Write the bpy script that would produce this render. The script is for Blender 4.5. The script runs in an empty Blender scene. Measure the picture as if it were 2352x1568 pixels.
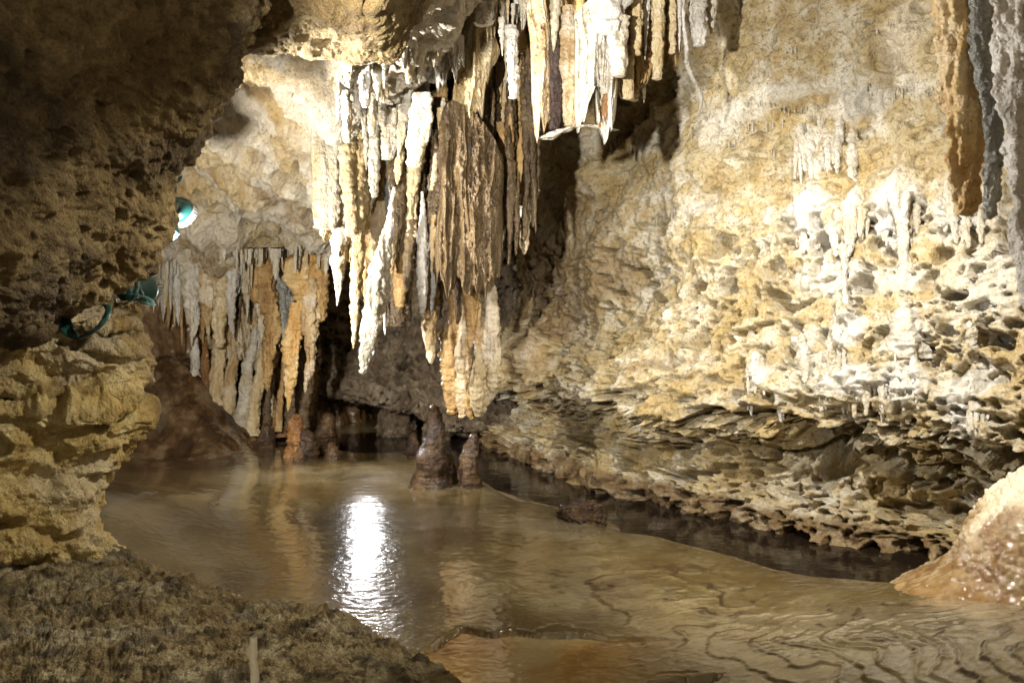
import bpy, math, random
import numpy as np
from mathutils import Vector
from mathutils.bvhtree import BVHTree

# ------------------------------------------------------------------ camera, world, exposure
SC = bpy.context.scene
COL = SC.collection
CAM_H = 1.3
F = 1829.0                       # focal length in units of the 2352 x 1568 working frame
TH = math.atan((784 - 700) / F)  # camera looks slightly down
cam_d = bpy.data.cameras.new("camera")
cam = bpy.data.objects.new("camera", cam_d)
COL.objects.link(cam)
cam.location = (0, 0, CAM_H)
cam.rotation_euler = (math.pi / 2 - TH, 0, 0)
cam_d.sensor_width = 36.0
cam_d.lens = 36.0 * F / 2352
cam_d.clip_start = 0.05
cam_d.clip_end = 200
cam_d.dof.use_dof = True
cam_d.dof.focus_distance = 5.2
cam_d.dof.aperture_fstop = 6.5
SC.camera = cam

W_ = bpy.data.worlds.new("World")
SC.world = W_
W_.use_nodes = True
W_.node_tree.nodes["Background"].inputs[0].default_value = (1.0, 0.80, 0.50, 1)
W_.node_tree.nodes["Background"].inputs[1].default_value = 0.19

SC.view_settings.view_transform = 'Standard'
SC.view_settings.look = 'None'
SC.view_settings.exposure = 1.0
SC.view_settings.gamma = 1.0
SC.cycles.max_bounces = 6
SC.cycles.diffuse_bounces = 3
SC.cycles.glossy_bounces = 3
SC.cycles.caustics_reflective = False
SC.cycles.caustics_refractive = False
SC.cycles.sample_clamp_indirect = 4.0

# lamps: (position, aim, watts, cone degrees, blend, radius, colour); built with their fixtures further down
_hid = ((335 - 1176) / F * 3.6, 3.6, 1.3 + 265 / F * 3.6)
_up = ((418 - 1176) / F * 4.35, 4.35, 1.3 + 215 / F * 4.35)
LAMPS = {
    'wall':    (_hid, (2.05, 4.05, 2.05), 270, 100, 0.45, 0.03, (1.0, 0.95, 0.86)),
    'upper':   (_up, (-0.50, 7.00, 0.25), 150, 76, 0.6, 0.03, (1.0, 0.95, 0.86)),
    'curtain': ((-1.74, 3.75, 1.38), (-1.55, 5.6, 1.75), 165, 140, 0.6, 0.035, (1.0, 0.94, 0.82)),
    'back':    ((-1.315, 7.20, 0.90), (-0.95, 4.4, 0.0), 45, 100, 0.6, 0.03, (0.97, 0.97, 1.0)),
    'high':    ((1.25, 2.90, 2.75), (1.45, 4.7, 0.5), 240, 100, 0.7, 0.03, (1.0, 0.95, 0.86)),
    'front':   ((-0.82, 1.00, 1.78), (1.25, 5.6, 2.40), 640, 60, 0.9, 0.04, (1.0, 0.95, 0.86)),  # added lamp out of view, fills the wall where the cluster shades it
    'ledge':   ((0.80, 2.70, 2.60), (-1.50, 2.75, 0.35), 130, 58, 0.7, 0.04, (1.0, 0.90, 0.68)),  # added lamp above the view, brightens the left ledge and rubble shelf
}

R0 = np.random.RandomState(7)
random.seed(3)
Q = 1.0                          # mesh density

# ------------------------------------------------------------------ numeric helpers
def P(px, py, d):
    u = (px - 1176) / F
    v = (784 - py) / F
    t = d / (math.cos(TH) + v * math.sin(TH))
    return np.array([u * t, d, CAM_H + t * (-math.sin(TH) + v * math.cos(TH))])

def FLOOR(px, py, z=0.0):
    lo = P(px, py, 1.0) - np.array([0, 0, CAM_H])
    k = (z - CAM_H) / lo[2]
    return np.array([0, 0, CAM_H]) + lo * k

_perm = np.concatenate([R0.permutation(256)] * 3)
_g = R0.normal(size=(256, 3)); _g /= np.linalg.norm(_g, axis=1)[:, None]
_rnd = R0.rand(256)

def _perlin(p):
    i = np.floor(p).astype(np.int64); f = p - i
    i &= 255
    w = f * f * f * (f * (f * 6 - 15) + 10)
    out = np.zeros(len(p))
    for dx in (0, 1):
        for dy in (0, 1):
            h0 = _perm[_perm[i[:, 0] + dx] + i[:, 1] + dy]
            for dz in (0, 1):
                g = _g[_perm[h0 + i[:, 2] + dz]]
                d = g[:, 0] * (f[:, 0] - dx) + g[:, 1] * (f[:, 1] - dy) + g[:, 2] * (f[:, 2] - dz)
                ww = (w[:, 0] if dx else 1 - w[:, 0]) * (w[:, 1] if dy else 1 - w[:, 1]) * (w[:, 2] if dz else 1 - w[:, 2])
                out += d * ww
    return out * 1.5

def noise(p, scale=1.0, octv=1, gain=0.5, off=0.0, kind=None):
    p = np.asarray(p).reshape(-1, 3)
    s = np.asarray(scale, float) * np.ones(3)
    out = np.zeros(len(p))
    for c in range(0, len(p), 60000):
        q = p[c:c + 60000] * s + off
        a = 1.0; t = np.zeros(len(q))
        for _ in range(octv):
            n = _perlin(q + 200.0)
            if kind == 'ridge': n = 1 - 2 * np.abs(n)
            elif kind == 'billow': n = 2 * np.abs(n) - 0.5
            t += a * n
            q = q * 2.03 + 17.3; a *= gain
        out[c:c + 60000] = t
    return out

def worley(p, scale=1.0, off=0.0):
    p = np.asarray(p).reshape(-1, 3)
    s = np.asarray(scale, float) * np.ones(3)
    F1 = np.zeros(len(p)); ID = np.zeros(len(p)); F2 = np.zeros(len(p))
    for c in range(0, len(p), 60000):
        q = p[c:c + 60000] * s + off + 200.0
        i = np.floor(q).astype(np.int64); f = q - i
        b1 = np.full(len(q), 9.0); b2 = np.full(len(q), 9.0); bid = np.zeros(len(q))
        for dx in (-1, 0, 1):
            for dy in (-1, 0, 1):
                for dz in (-1, 0, 1):
                    h = _perm[_perm[_perm[(i[:, 0] + dx) & 255] + ((i[:, 1] + dy) & 255)] + ((i[:, 2] + dz) & 255)]
                    ox = _rnd[h]; oy = _rnd[_perm[h + 1]]; oz = _rnd[_perm[h + 2]]
                    d = np.sqrt((dx + ox - f[:, 0]) ** 2 + (dy + oy - f[:, 1]) ** 2 + (dz + oz - f[:, 2]) ** 2)
                    near = d < b1
                    b2 = np.where(near, b1, np.minimum(b2, d))
                    bid = np.where(near, _rnd[_perm[h + 7]], bid)
                    b1 = np.where(near, d, b1)
        F1[c:c + 60000] = b1; F2[c:c + 60000] = b2; ID[c:c + 60000] = bid
    return F1, F2, ID

def sstep(a, b, x):
    t = np.clip((x - a) / (b - a), 0, 1)
    return t * t * (3 - 2 * t)

def catmull(C, n, axis=0):
    C = np.moveaxis(np.asarray(C, float), axis, 0)
    m = len(C)
    E = np.concatenate([[2 * C[0] - C[1]], C, [2 * C[-1] - C[-2]]])
    t = np.linspace(0, m - 1, n)
    i = np.minimum(t.astype(int), m - 2); f = (t - i).reshape((-1,) + (1,) * (C.ndim - 1))
    p0, p1, p2, p3 = E[i], E[i + 1], E[i + 2], E[i + 3]
    o = 0.5 * (2 * p1 + (p2 - p0) * f + (2 * p0 - 5 * p1 + 4 * p2 - p3) * f ** 2 + (3 * p1 - p0 - 3 * p2 + p3) * f ** 3)
    return np.moveaxis(o, 0, axis)

def arc_resample(L, n):
    L = catmull(L, 400)
    s = np.concatenate([[0], np.cumsum(np.linalg.norm(np.diff(L, axis=0), axis=1))])
    t = np.linspace(0, s[-1], n)
    return np.stack([np.interp(t, s, L[:, k]) for k in range(L.shape[1])], 1)

def grid_normals(G):
    du = np.gradient(G, axis=0); dv = np.gradient(G, axis=1)
    n = np.cross(du, dv)
    return n / (np.linalg.norm(n, axis=2)[..., None] + 1e-12)

# ------------------------------------------------------------------ mesh and object helpers
def mesh_from_grid(name, G, wrap=False, flip=False, attrs=None, attrs2=None):
    nu, nv = G.shape[:2]
    V = G.reshape(-1, 3)
    a = np.arange(nu * nv).reshape(nu, nv)
    if wrap:
        b = np.concatenate([a, a[:, :1]], 1)
    else:
        b = a
    q = np.stack([b[:-1, :-1], b[:-1, 1:], b[1:, 1:], b[1:, :-1]], -1).reshape(-1, 4)
    if flip: q = q[:, ::-1]
    me = bpy.data.meshes.new(name)
    me.vertices.add(len(V)); me.vertices.foreach_set("co", V.astype(np.float32).ravel())
    me.loops.add(q.size); me.loops.foreach_set("vertex_index", np.ascontiguousarray(q).astype(np.int32).ravel())
    me.polygons.add(len(q))
    me.polygons.foreach_set("loop_start", np.arange(0, q.size, 4, dtype=np.int32))
    me.polygons.foreach_set("loop_total", np.full(len(q), 4, dtype=np.int32))
    me.polygons.foreach_set("use_smooth", np.ones(len(q), dtype=bool))
    me.update(calc_edges=True)
    if attrs2 is not None:
        at = me.color_attributes.new('bed', 'FLOAT_COLOR', 'POINT')
        c = np.zeros((len(V), 4), np.float32); c[:, 0] = np.clip(attrs2[0], 0, 1); c[:, 1] = np.clip(attrs2[1], 0, 1); c[:, 2] = np.clip(attrs2[2], 0, 1); c[:, 3] = 1
        at.data.foreach_set('color', c.ravel())
    if attrs is not None:
        at = me.color_attributes.new("tint", 'FLOAT_COLOR', 'POINT')
        c = np.zeros((len(V), 4), np.float32); c[:, 3] = 1
        for k, v in enumerate(attrs):
            if v is not None: c[:, k] = np.clip(np.ravel(v), 0, 1)
        at.data.foreach_set("color", c.ravel())
    return me

def add_obj(name, me, mat, parent=None, origin=None):
    o = bpy.data.objects.new(name, me)
    COL.objects.link(o)
    if mat is not None: me.materials.append(mat)
    if origin is not None:
        me.transform(__import__('mathutils').Matrix.Translation(-Vector(origin)))
        o.location = Vector(origin)
    if parent is not None: o.parent = parent
    return o

def tag(o, label=None, cat=None, group=None, kind=None):
    if label: o['label'] = label
    if cat: o['category'] = cat
    if group: o['group'] = group
    if kind: o['kind'] = kind
    return o

def center_flip(G):
    n = grid_normals(G)
    c = G[G.shape[0] // 2, G.shape[1] // 2]; m = n[G.shape[0] // 2, G.shape[1] // 2]
    return np.dot(m, np.array([0, 0, CAM_H]) - c) < 0

def sheet(ctrl, nu, nv, disp, flip=None):
    """dense surface through a net of 3-D points, displaced along its normals"""
    nu = int(nu * Q); nv = int(nv * Q)
    G = catmull(catmull(np.asarray(ctrl, float), nu, 0), nv, 1)
    n = grid_normals(G)
    if flip is None: flip = center_flip(G)
    if flip: n = -n
    p = G.reshape(-1, 3)
    d = disp(p)
    d = d - d.mean()
    G2 = (p + n.reshape(-1, 3) * d[:, None]).reshape(G.shape)
    return G2, flip, p

# ------------------------------------------------------------------ materials
def nodes_of(name):
    m = bpy.data.materials.new(name); m.use_nodes = True
    nt = m.node_tree; b = nt.nodes["Principled BSDF"]
    return m, nt, b

def nd(nt, t, **kw):
    n = nt.nodes.new(t)
    for k, v in kw.items(): setattr(n, k, v)
    return n

def tex_noise(nt, vec, scale, detail=4, rough=0.55, dist=0.0):
    n = nd(nt, 'ShaderNodeTexNoise')
    n.inputs['Scale'].default_value = scale; n.inputs['Detail'].default_value = detail
    n.inputs['Roughness'].default_value = rough; n.inputs['Distortion'].default_value = dist
    nt.links.new(vec, n.inputs['Vector'])
    return n.outputs['Fac']

def ramp(nt, fac, stops):
    r = nd(nt, 'ShaderNodeValToRGB')
    e = r.color_ramp.elements
    while len(e) < len(stops): e.new(0.5)
    for k, (pos, c) in enumerate(stops):
        e[k].position = pos; e[k].color = (c[0], c[1], c[2], 1) if not isinstance(c, (int, float)) else (c, c, c, 1)
    nt.links.new(fac, r.inputs['Fac'])
    return r.outputs['Color']

def mixc(nt, fac, a, b):
    m = nd(nt, 'ShaderNodeMix', data_type='RGBA')
    for sock, v in ((m.inputs['Factor'], fac), (m.inputs['A'], a), (m.inputs['B'], b)):
        pass
    fs, as_, bs = m.inputs[0], m.inputs[6], m.inputs[7]
    for s, v in ((fs, fac), (as_, a), (bs, b)):
        if isinstance(v, (int, float)): s.default_value = v
        elif isinstance(v, tuple): s.default_value = (v[0], v[1], v[2], 1)
        else: nt.links.new(v, s)
    return m.outputs[2]

def math_(nt, op, a, b=None):
    m = nd(nt, 'ShaderNodeMath', operation=op)
    for s, v in ((m.inputs[0], a), (m.inputs[1], b)):
        if v is None: continue
        if isinstance(v, (int, float)): s.default_value = v
        else: nt.links.new(v, s)
    return m.outputs[0]

def pos_vec(nt, scale=(1, 1, 1)):
    g = nd(nt, 'ShaderNodeNewGeometry')
    mp = nd(nt, 'ShaderNodeMapping'); mp.inputs['Scale'].default_value = scale
    nt.links.new(g.outputs['Position'], mp.inputs['Vector'])
    return mp.outputs['Vector']

def bump(nt, bsdf, parts):
    prev = None
    for h, strength, dist in parts:
        b = nd(nt, 'ShaderNodeBump'); b.inputs['Strength'].default_value = strength; b.inputs['Distance'].default_value = dist
        nt.links.new(h, b.inputs['Height'])
        if prev is not None: nt.links.new(prev, b.inputs['Normal'])
        prev = b.outputs['Normal']
    nt.links.new(prev, bsdf.inputs['Normal'])

def rock_mat(name, base, warm, pale, stain, rough=0.75, scale=3.0, white=(0.66, 0.635, 0.58), wetrough=0.22, bumps=1.0, speck=0.35):
    """limestone: tint.r = white calcite crust, tint.g = brown stain, tint.b = wet sheen"""
    m, nt, b = nodes_of(name)
    v = pos_vec(nt)
    n1 = tex_noise(nt, v, scale, 8, 0.66, 0.4)
    n2 = tex_noise(nt, v, scale * 4.3, 5, 0.6)
    n3 = tex_noise(nt, v, scale * 17, 4, 0.65)
    n4 = tex_noise(nt, v, scale * 55, 3, 0.6)
    c = ramp(nt, n1, [(0.38, warm), (0.5, base), (0.60, pale)])
    c = mixc(nt, ramp(nt, n2, [(0.46, 0.0), (0.60, 0.75)]), c, warm)
    c = mixc(nt, ramp(nt, n3, [(0.54, 0.0), (0.64, speck)]), c, stain)
    a = nd(nt, 'ShaderNodeAttribute', attribute_name="tint")
    sep = nd(nt, 'ShaderNodeSeparateColor'); nt.links.new(a.outputs['Color'], sep.inputs[0])
    wf = math_(nt, 'MULTIPLY', sep.outputs[0], ramp(nt, n3, [(0.3, 1.0), (0.72, 0.55)]))
    c = mixc(nt, math_(nt, 'MULTIPLY', sep.outputs[1], ramp(nt, n2, [(0.25, 0.45), (0.6, 1.0)])), c, stain)
    c = mixc(nt, wf, c, white)
    nt.links.new(c, b.inputs['Base Color'])
    r = math_(nt, 'MULTIPLY', sep.outputs[2], wetrough - rough)
    r = math_(nt, 'ADD', r, rough)
    nt.links.new(r, b.inputs['Roughness'])
    bump(nt, b, [(n2, 0.6 * bumps, 0.05), (n3, 0.85 * bumps, 0.03), (n4, 0.8 * bumps, 0.012)])
    return m

def calcite_mat(name, cols, rough=0.4, streak=9.0, vert=2.2, bumps=1.0, dark=None, darkpos=(0.60, 0.72), white_blotch=0.0):
    """stalactite stone with streaks running down it"""
    m, nt, b = nodes_of(name)
    v = pos_vec(nt, (streak, streak, vert)); v0 = pos_vec(nt)
    s = tex_noise(nt, v, 1.0, 5, 0.6, 0.6)
    n2 = tex_noise(nt, v0, 9, 5, 0.6)
    n3 = tex_noise(nt, v0, 38, 4, 0.6)
    n4 = tex_noise(nt, v0, 110, 2, 0.6)
    k = len(cols)
    c = ramp(nt, s, [(0.32 + 0.36 * i / max(1, k - 1), cols[i]) for i in range(k)])
    c = mixc(nt, ramp(nt, n2, [(0.42, 0.0), (0.68, 0.65)]), c, cols[0])
    if dark is not None:
        v2 = pos_vec(nt, (streak * 1.9, streak * 1.9, vert * 0.8))
        c = mixc(nt, ramp(nt, tex_noise(nt, v2, 1.0, 5, 0.65, 0.8), [(darkpos[0], 0.0), (darkpos[1], 0.9)]), c, dark)
    if white_blotch:
        c = mixc(nt, ramp(nt, tex_noise(nt, v0, 4.5, 4, 0.6), [(0.52, 0.0), (0.66, white_blotch)]), c, (0.8, 0.77, 0.70))
    nt.links.new(c, b.inputs['Base Color'])
    rr = ramp(nt, n2, [(0.3, rough * 0.7), (0.7, min(1, rough * 1.4))])
    nt.links.new(rr, b.inputs['Roughness'])
    bump(nt, b, [(s, 0.5 * bumps, 0.04), (n2, 0.5 * bumps, 0.04), (n3, 0.8 * bumps, 0.025), (n4, 0.6 * bumps, 0.010)])
    return m

def plain_mat(name, c, rough=0.5, metal=0.0, emit=None, coat=0.0):
    m, nt, b = nodes_of(name)
    n = tex_noise(nt, pos_vec(nt), 60, 3, 0.6)
    col = mixc(nt, n, tuple(x * 0.8 for x in c), tuple(min(1, x * 1.15) for x in c))
    nt.links.new(col, b.inputs['Base Color'])
    b.inputs['Roughness'].default_value = rough; b.inputs['Metallic'].default_value = metal
    b.inputs['Coat Weight'].default_value = coat
    if emit:
        b.inputs['Emission Color'].default_value = (*emit[0], 1); b.inputs['Emission Strength'].default_value = emit[1]
    return m

M = {}
M['wall'] = rock_mat('pale_limestone', (0.47, 0.395, 0.25), (0.39, 0.285, 0.12), (0.60, 0.55, 0.44), (0.17, 0.105, 0.045), 0.75, 2.2, speck=0.7)
M['ceil'] = rock_mat('ceiling_limestone', (0.48, 0.39, 0.24), (0.38, 0.27, 0.12), (0.58, 0.51, 0.38), (0.14, 0.08, 0.035), 0.8, 2.6, speck=0.5, white=(0.60, 0.57, 0.51))
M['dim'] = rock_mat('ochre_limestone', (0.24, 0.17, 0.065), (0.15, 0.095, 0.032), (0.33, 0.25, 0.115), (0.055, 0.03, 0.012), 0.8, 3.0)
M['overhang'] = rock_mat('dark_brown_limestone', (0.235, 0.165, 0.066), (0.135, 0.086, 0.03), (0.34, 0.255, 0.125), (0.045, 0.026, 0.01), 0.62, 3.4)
M['ledge'] = rock_mat('yellow_limestone', (0.50, 0.39, 0.17), (0.37, 0.26, 0.09), (0.62, 0.52, 0.30), (0.13, 0.075, 0.03), 0.8, 2.6)
M['rubble'] = rock_mat('rough_dirty_stone', (0.46, 0.37, 0.21), (0.27, 0.19, 0.085), (0.62, 0.54, 0.37), (0.045, 0.03, 0.014), 0.7, 5.0, bumps=1.3)
M['porous'] = rock_mat('porous_brown_rock', (0.26, 0.20, 0.13), (0.16, 0.105, 0.06), (0.38, 0.31, 0.22), (0.05, 0.03, 0.02), 0.6, 5.0)
M['flow'] = rock_mat('wet_flowstone', (0.24, 0.155, 0.085), (0.16, 0.085, 0.035), (0.33, 0.24, 0.15), (0.085, 0.040, 0.016), 0.30, 1.6, white=(0.62, 0.54, 0.42), wetrough=0.14, bumps=0.22, speck=0.15)
M['white'] = calcite_mat('white_calcite', [(0.33, 0.27, 0.165), (0.45, 0.42, 0.36), (0.56, 0.54, 0.50)], 0.36, dark=(0.34, 0.23, 0.11), darkpos=(0.58, 0.72))
M['cream'] = calcite_mat('cream_calcite', [(0.36, 0.26, 0.12), (0.48, 0.39, 0.24), (0.60, 0.54, 0.42)], 0.4, dark=(0.22, 0.12, 0.05), darkpos=(0.64, 0.74))
M['ochre'] = calcite_mat('ochre_calcite', [(0.22, 0.125, 0.042), (0.36, 0.225, 0.085), (0.50, 0.37, 0.18)], 0.36, dark=(0.12, 0.055, 0.02), darkpos=(0.58, 0.70))
M['amber'] = calcite_mat('amber_calcite', [(0.46, 0.25, 0.07), (0.58, 0.40, 0.17), (0.70, 0.58, 0.38)], 0.3, dark=(0.25, 0.12, 0.04), darkpos=(0.66, 0.78))
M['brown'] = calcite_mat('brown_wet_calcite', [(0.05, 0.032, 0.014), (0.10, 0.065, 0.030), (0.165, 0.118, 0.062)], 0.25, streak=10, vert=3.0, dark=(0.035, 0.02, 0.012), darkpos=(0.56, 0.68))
M['grey'] = calcite_mat('grey_calcite', [(0.34, 0.31, 0.27), (0.50, 0.47, 0.43), (0.66, 0.64, 0.61)], 0.4, dark=(0.09, 0.08, 0.08), darkpos=(0.58, 0.70))
M['slate'] = calcite_mat('slate_grey_calcite', [(0.12, 0.12, 0.11), (0.26, 0.26, 0.24), (0.42, 0.41, 0.37)], 0.28, dark=(0.04, 0.04, 0.045), darkpos=(0.56, 0.68))
M['maroon'] = calcite_mat('dark_maroon_calcite', [(0.02, 0.011, 0.009), (0.05, 0.028, 0.022), (0.15, 0.105, 0.09)], 0.4)
M['mud'] = calcite_mat('wet_brown_stalagmite', [(0.022, 0.012, 0.006), (0.052, 0.028, 0.012), (0.12, 0.07, 0.03)], 0.14, streak=5, vert=6)
M['rust'] = calcite_mat('rusty_orange_calcite', [(0.12, 0.05, 0.014), (0.21, 0.10, 0.03), (0.32, 0.20, 0.09)], 0.22, dark=(0.09, 0.03, 0.01))
M['mixed'] = calcite_mat('banded_calcite', [(0.26, 0.16, 0.065), (0.44, 0.33, 0.18), (0.64, 0.58, 0.48)], 0.36, streak=10, dark=(0.14, 0.07, 0.03), darkpos=(0.60, 0.70), white_blotch=0.35)

# ------------------------------------------------------------------ the right-hand wall
WL = [(4.9, 1.2), (3.7, 2.5), (2.95, 3.3), (2.29, 4.08), (1.57, 4.75), (1.07, 5.3), (0.68, 5.85), (0.33, 6.45), (0.0, 7.05), (-0.28, 7.7), (-0.30, 8.5), (0.1, 9.6)]
PROF = [(0.10, -0.25), (0.03, -0.04), (0.0, 0.04), (-0.10, 0.12), (-0.25, 0.20), (-0.32, 0.33), (-0.22, 0.44), (-0.02, 0.55), (0.03, 0.68), (-0.10, 0.88), (-0.30, 1.10), (-0.40, 1.30),
        (-0.45, 1.55), (-0.50, 2.0), (-0.55, 2.5), (-0.52, 2.9), (-0.40, 3.3), (-0.05, 3.65), (0.6, 3.85)]

def wall_base(nu, nv):
    L = arc_resample(WL, nu)
    T = np.gradient(L, axis=0); T /= np.linalg.norm(T, axis=1)[:, None]
    N = np.stack([-T[:, 1], T[:, 0]], 1)
    # smooth the normals so that the sweep does not pinch at bends
    k = max(3, nu // 12)
    ker = np.hanning(k * 2 + 1); ker /= ker.sum()
    N = np.stack([np.convolve(np.pad(N[:, i], k, mode='edge'), ker, 'valid') for i in (0, 1)], 1)
    N /= np.linalg.norm(N, axis=1)[:, None]
    if np.dot(N[nu // 3], -L[nu // 3]) < 0: N = -N
    pr = arc_resample(PROF, nv)
    G = np.zeros((nu, nv, 3))
    G[..., 0] = L[:, None, 0] + N[:, None, 0] * pr[None, :, 0]
    G[..., 1] = L[:, None, 1] + N[:, None, 1] * pr[None, :, 0]
    G[..., 2] = pr[None, :, 1]
    wall_base.N = np.repeat(np.stack([N[:, 0], N[:, 1], 0 * N[:, 0]], 1)[:, None, :], nv, 1)
    return G

def nodules(p, f, off):
    F1, F2, ID = worley(p, f, off=off)
    return 0.62 - F1, F1, ID

def wall_disp(p):
    z = p[:, 2]
    d = 0.15 * noise(p, 0.9, 2, off=3.1) + 0.09 * noise(p, 2.4, 3, 0.55, off=9.7)
    low = sstep(1.5, 0.9, z); mid = sstep(0.95, 1.2, z) * sstep(2.0, 1.6, z); up = sstep(1.5, 1.9, z)
    und = sstep(0.85, 0.6, z) * sstep(0.02, 0.12, z)
    wz = z + 0.12 * noise(p, 1.3, 2, off=31) + 0.04 * noise(p, 5, 2, off=33)
    q = np.stack([p[:, 0], p[:, 1], wz], 1)
    qw = q + 0.03 * noise(p, 7, 2, off=77)[:, None]
    st = noise(q, (1.6, 1.6, 9.0), 4, 0.6, off=5, kind='ridge')
    d += (0.008 + 0.013 * low + 0.016 * und + 0.006 * mid) * (st - 0.4)
    # undercut slots and blocks
    sl = noise(q, (1.6, 1.6, 6.0), 4, 0.6, off=41)
    d -= (und * 0.20 + 0.03 * low) * sstep(0.04, 0.32, sl)
    F1, F2, ID = worley(qw, (3.6, 3.6, 6.0), off=51)
    d += und * 0.05 * (sstep(0.0, 0.25, F2 - F1) * (0.4 + ID) - 0.6)
    sw = wz * 8.5 + 0.8 * noise(p, 2.6, 3, off=47)
    sw = sw - np.floor(sw)
    d += (und + 0.15 * low) * 0.045 * (sw * sstep(1.0, 0.88, sw) - 0.5)
    # nodular skin with sharp-edged vugs
    n0, F1, ID = nodules(qw, (4.2, 4.2, 5.6), 11)
    band = noise(p, 1.2, 2, off=71)
    d += (0.05 * mid + 0.045 * low + 0.02 * up) * n0
    rr = 0.16 + 0.28 * ID
    pit = sstep(rr + 0.05, rr - 0.05, F1) * (ID > 0.62)
    d -= (mid + 0.35 * low) * 0.34 * pit * sstep(-0.3, 0.1, band + 0.3)
    d -= up * 0.08 * pit * (ID > 0.86)
    n0, F1, ID = nodules(qw + 0.01 * noise(p, 20, 2)[:, None], (9.0, 9.0, 11.5), 21)
    d += (0.022 * mid + 0.022 * low + 0.012 * up) * n0
    rr = 0.26 + 0.24 * ID
    d -= (0.7 * low + mid + 0.25 * up) * 0.16 * sstep(rr + 0.06, rr - 0.06, F1) * (ID > 0.38)
    n0, F1, ID = nodules(qw, (19, 19, 23), 81)
    d += (0.009 + 0.006 * low) * n0 - (low + mid + 0.15 * up) * 0.07 * sstep(0.46, 0.36, F1) * (ID > 0.55)
    # bedding cracks
    cr = noise(q + 0.02 * noise(p, 6, 2, off=87)[:, None], (1.1, 1.1, 11.0), 2, 0.5, off=88, kind='ridge')
    d -= (0.014 * low + 0.03 * und + 0.006 * mid) * sstep(1.05, 1.28, cr)
    # drips and popcorn
    d += up * 0.026 * noise(p, (7, 7, 2.0), 3, off=61) * sstep(-0.2, 0.3, band)
    d += 0.020 * noise(p, 8, 4, 0.62, off=91)
    d += 0.007 * noise(p, 42, 3, 0.65, off=95)
    return d

Gc = wall_base(160, 90)
_n = grid_normals(Gc)
wall_flip = np.dot(_n[60, 45], np.array([0, 0, CAM_H]) - Gc[60, 45]) < 0
if wall_flip: _n = -_n
def wall_dir(n):
    m = wall_base.N + 0.35 * n
    return m / np.linalg.norm(m, axis=2)[..., None]
_n = wall_dir(_n)
_pc = Gc.reshape(-1, 3) + _n.reshape(-1, 3) * wall_disp(Gc.reshape(-1, 3))[:, None]
_a = np.arange(160 * 90).reshape(160, 90)
_q = np.stack([_a[:-1, :-1], _a[:-1, 1:], _a[1:, 1:], _a[1:, :-1]], -1).reshape(-1, 4)
BVH = BVHTree.FromPolygons([tuple(v) for v in _pc], [tuple(int(i) for i in f) for f in _q])

def hit(px, py):
    o = Vector((0, 0, CAM_H)); t = Vector(P(px, py, 1.0)) - o
    r = BVH.ray_cast(o, t.normalized())
    return np.array(r[0]) if r[0] is not None else P(px, py, 5.0)

G = wall_base(int(1000 * Q), int(540 * Q))
n = grid_normals(G)
if wall_flip: n = -n
n = wall_dir(n)
p = G.reshape(-1, 3)
crust = np.zeros(len(p))
for (px, py, rx, rz, a) in [(1880, 350, .16, .16, .9), (1900, 520, .30, .28, 1), (2070, 480, .18, .3, 1), (1950, 760, .14, .12, 1), (2080, 740, .16, .12, 1), (1740, 850, .09, .12, .9),
                            (1850, 800, .1, .1, .9), (1960, 880, .22, .12, 1), (2080, 880, .15, .14, 1), (2200, 950, .14, .2, 1), (2250, 880, .12, .2, .9), (2220, 500, .2, .2, .9), (1640, 280, .2, .2, .6),
                            (1560, 200, .15, .25, .5), (1800, 210, .6, .06, .7), (1700, 260, .4, .06, .7), (2000, 240, .4, .1, .8), (1950, 640, .5, .12, .6), (2250, 650, .3, .3, .5), (1330, 330, .4, .1, .4),
                            (1160, 890, .12, .14, .8), (1500, 330, .3, .1, .5), (1600, 480, .3, .05, .5), (2080, 100, .2, .3, .5)]:
    h = hit(px, py)
    w = noise(p, (6, 6, 2.2), 3, off=px * 0.01) * 0.5
    e = ((p[:, 0] - h[0]) ** 2 + (p[:, 1] - h[1]) ** 2) / rx ** 2 + ((p[:, 2] - h[2]) ** 2) / rz ** 2
    crust = np.maximum(crust, a * sstep(1.35, 0.2, e + 1.3 * w))
dd = wall_disp(p)
dd = dd * (1 - 0.25 * crust) + crust ** 2 * (0.01 + 0.035 * noise(p, (10, 10, 1.3), 3, 0.6, off=66, kind='ridge'))
for (px, py, r_, a) in [(1550, 205, .16, .17), (1700, 395, .16, .10), (1480, 60, .3, -.1), (1900, 470, .3, .08), (2060, 440, .2, .10), (1290, 650, .16, -.22), (1450, 370, .13, -.15), (1640, 450, .1, -.12),
                        (1990, 660, .10, -.22), (2140, 640, .10, -.16), (1545, 690, .09, -.14), (1740, 330, .08, .08), (1350, 420, .2, .10), (1930, 1040, .10, -.2), (2150, 1080, .12, -.2), (1790, 1030, .08, -.15), (1400, 940, .1, -.15)]:
    h = hit(px, py)
    e = np.linalg.norm((p - h) * np.array([1, 1, 1.25]), axis=1) / r_ + 0.35 * noise(p, 7, 3, off=px)
    dd += a * sstep(1.1, 0.5, e)
pw = p + n.reshape(-1, 3) * dd[:, None]
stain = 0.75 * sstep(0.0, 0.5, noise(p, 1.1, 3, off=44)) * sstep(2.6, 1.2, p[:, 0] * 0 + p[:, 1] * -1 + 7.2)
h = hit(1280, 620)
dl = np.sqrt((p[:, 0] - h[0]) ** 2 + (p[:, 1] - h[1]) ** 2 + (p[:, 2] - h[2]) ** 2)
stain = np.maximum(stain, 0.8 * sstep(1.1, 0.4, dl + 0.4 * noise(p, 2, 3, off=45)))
waterline = sstep(0.10, 0.05, p[:, 2] + 0.02 * noise(p, 5, 2))
stain = np.maximum(stain, waterline)
wet = np.maximum(waterline, 0.35 * crust)
me = mesh_from_grid('cave_wall', pw.reshape(G.shape), flip=wall_flip, attrs=(crust, stain, wet))
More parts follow.
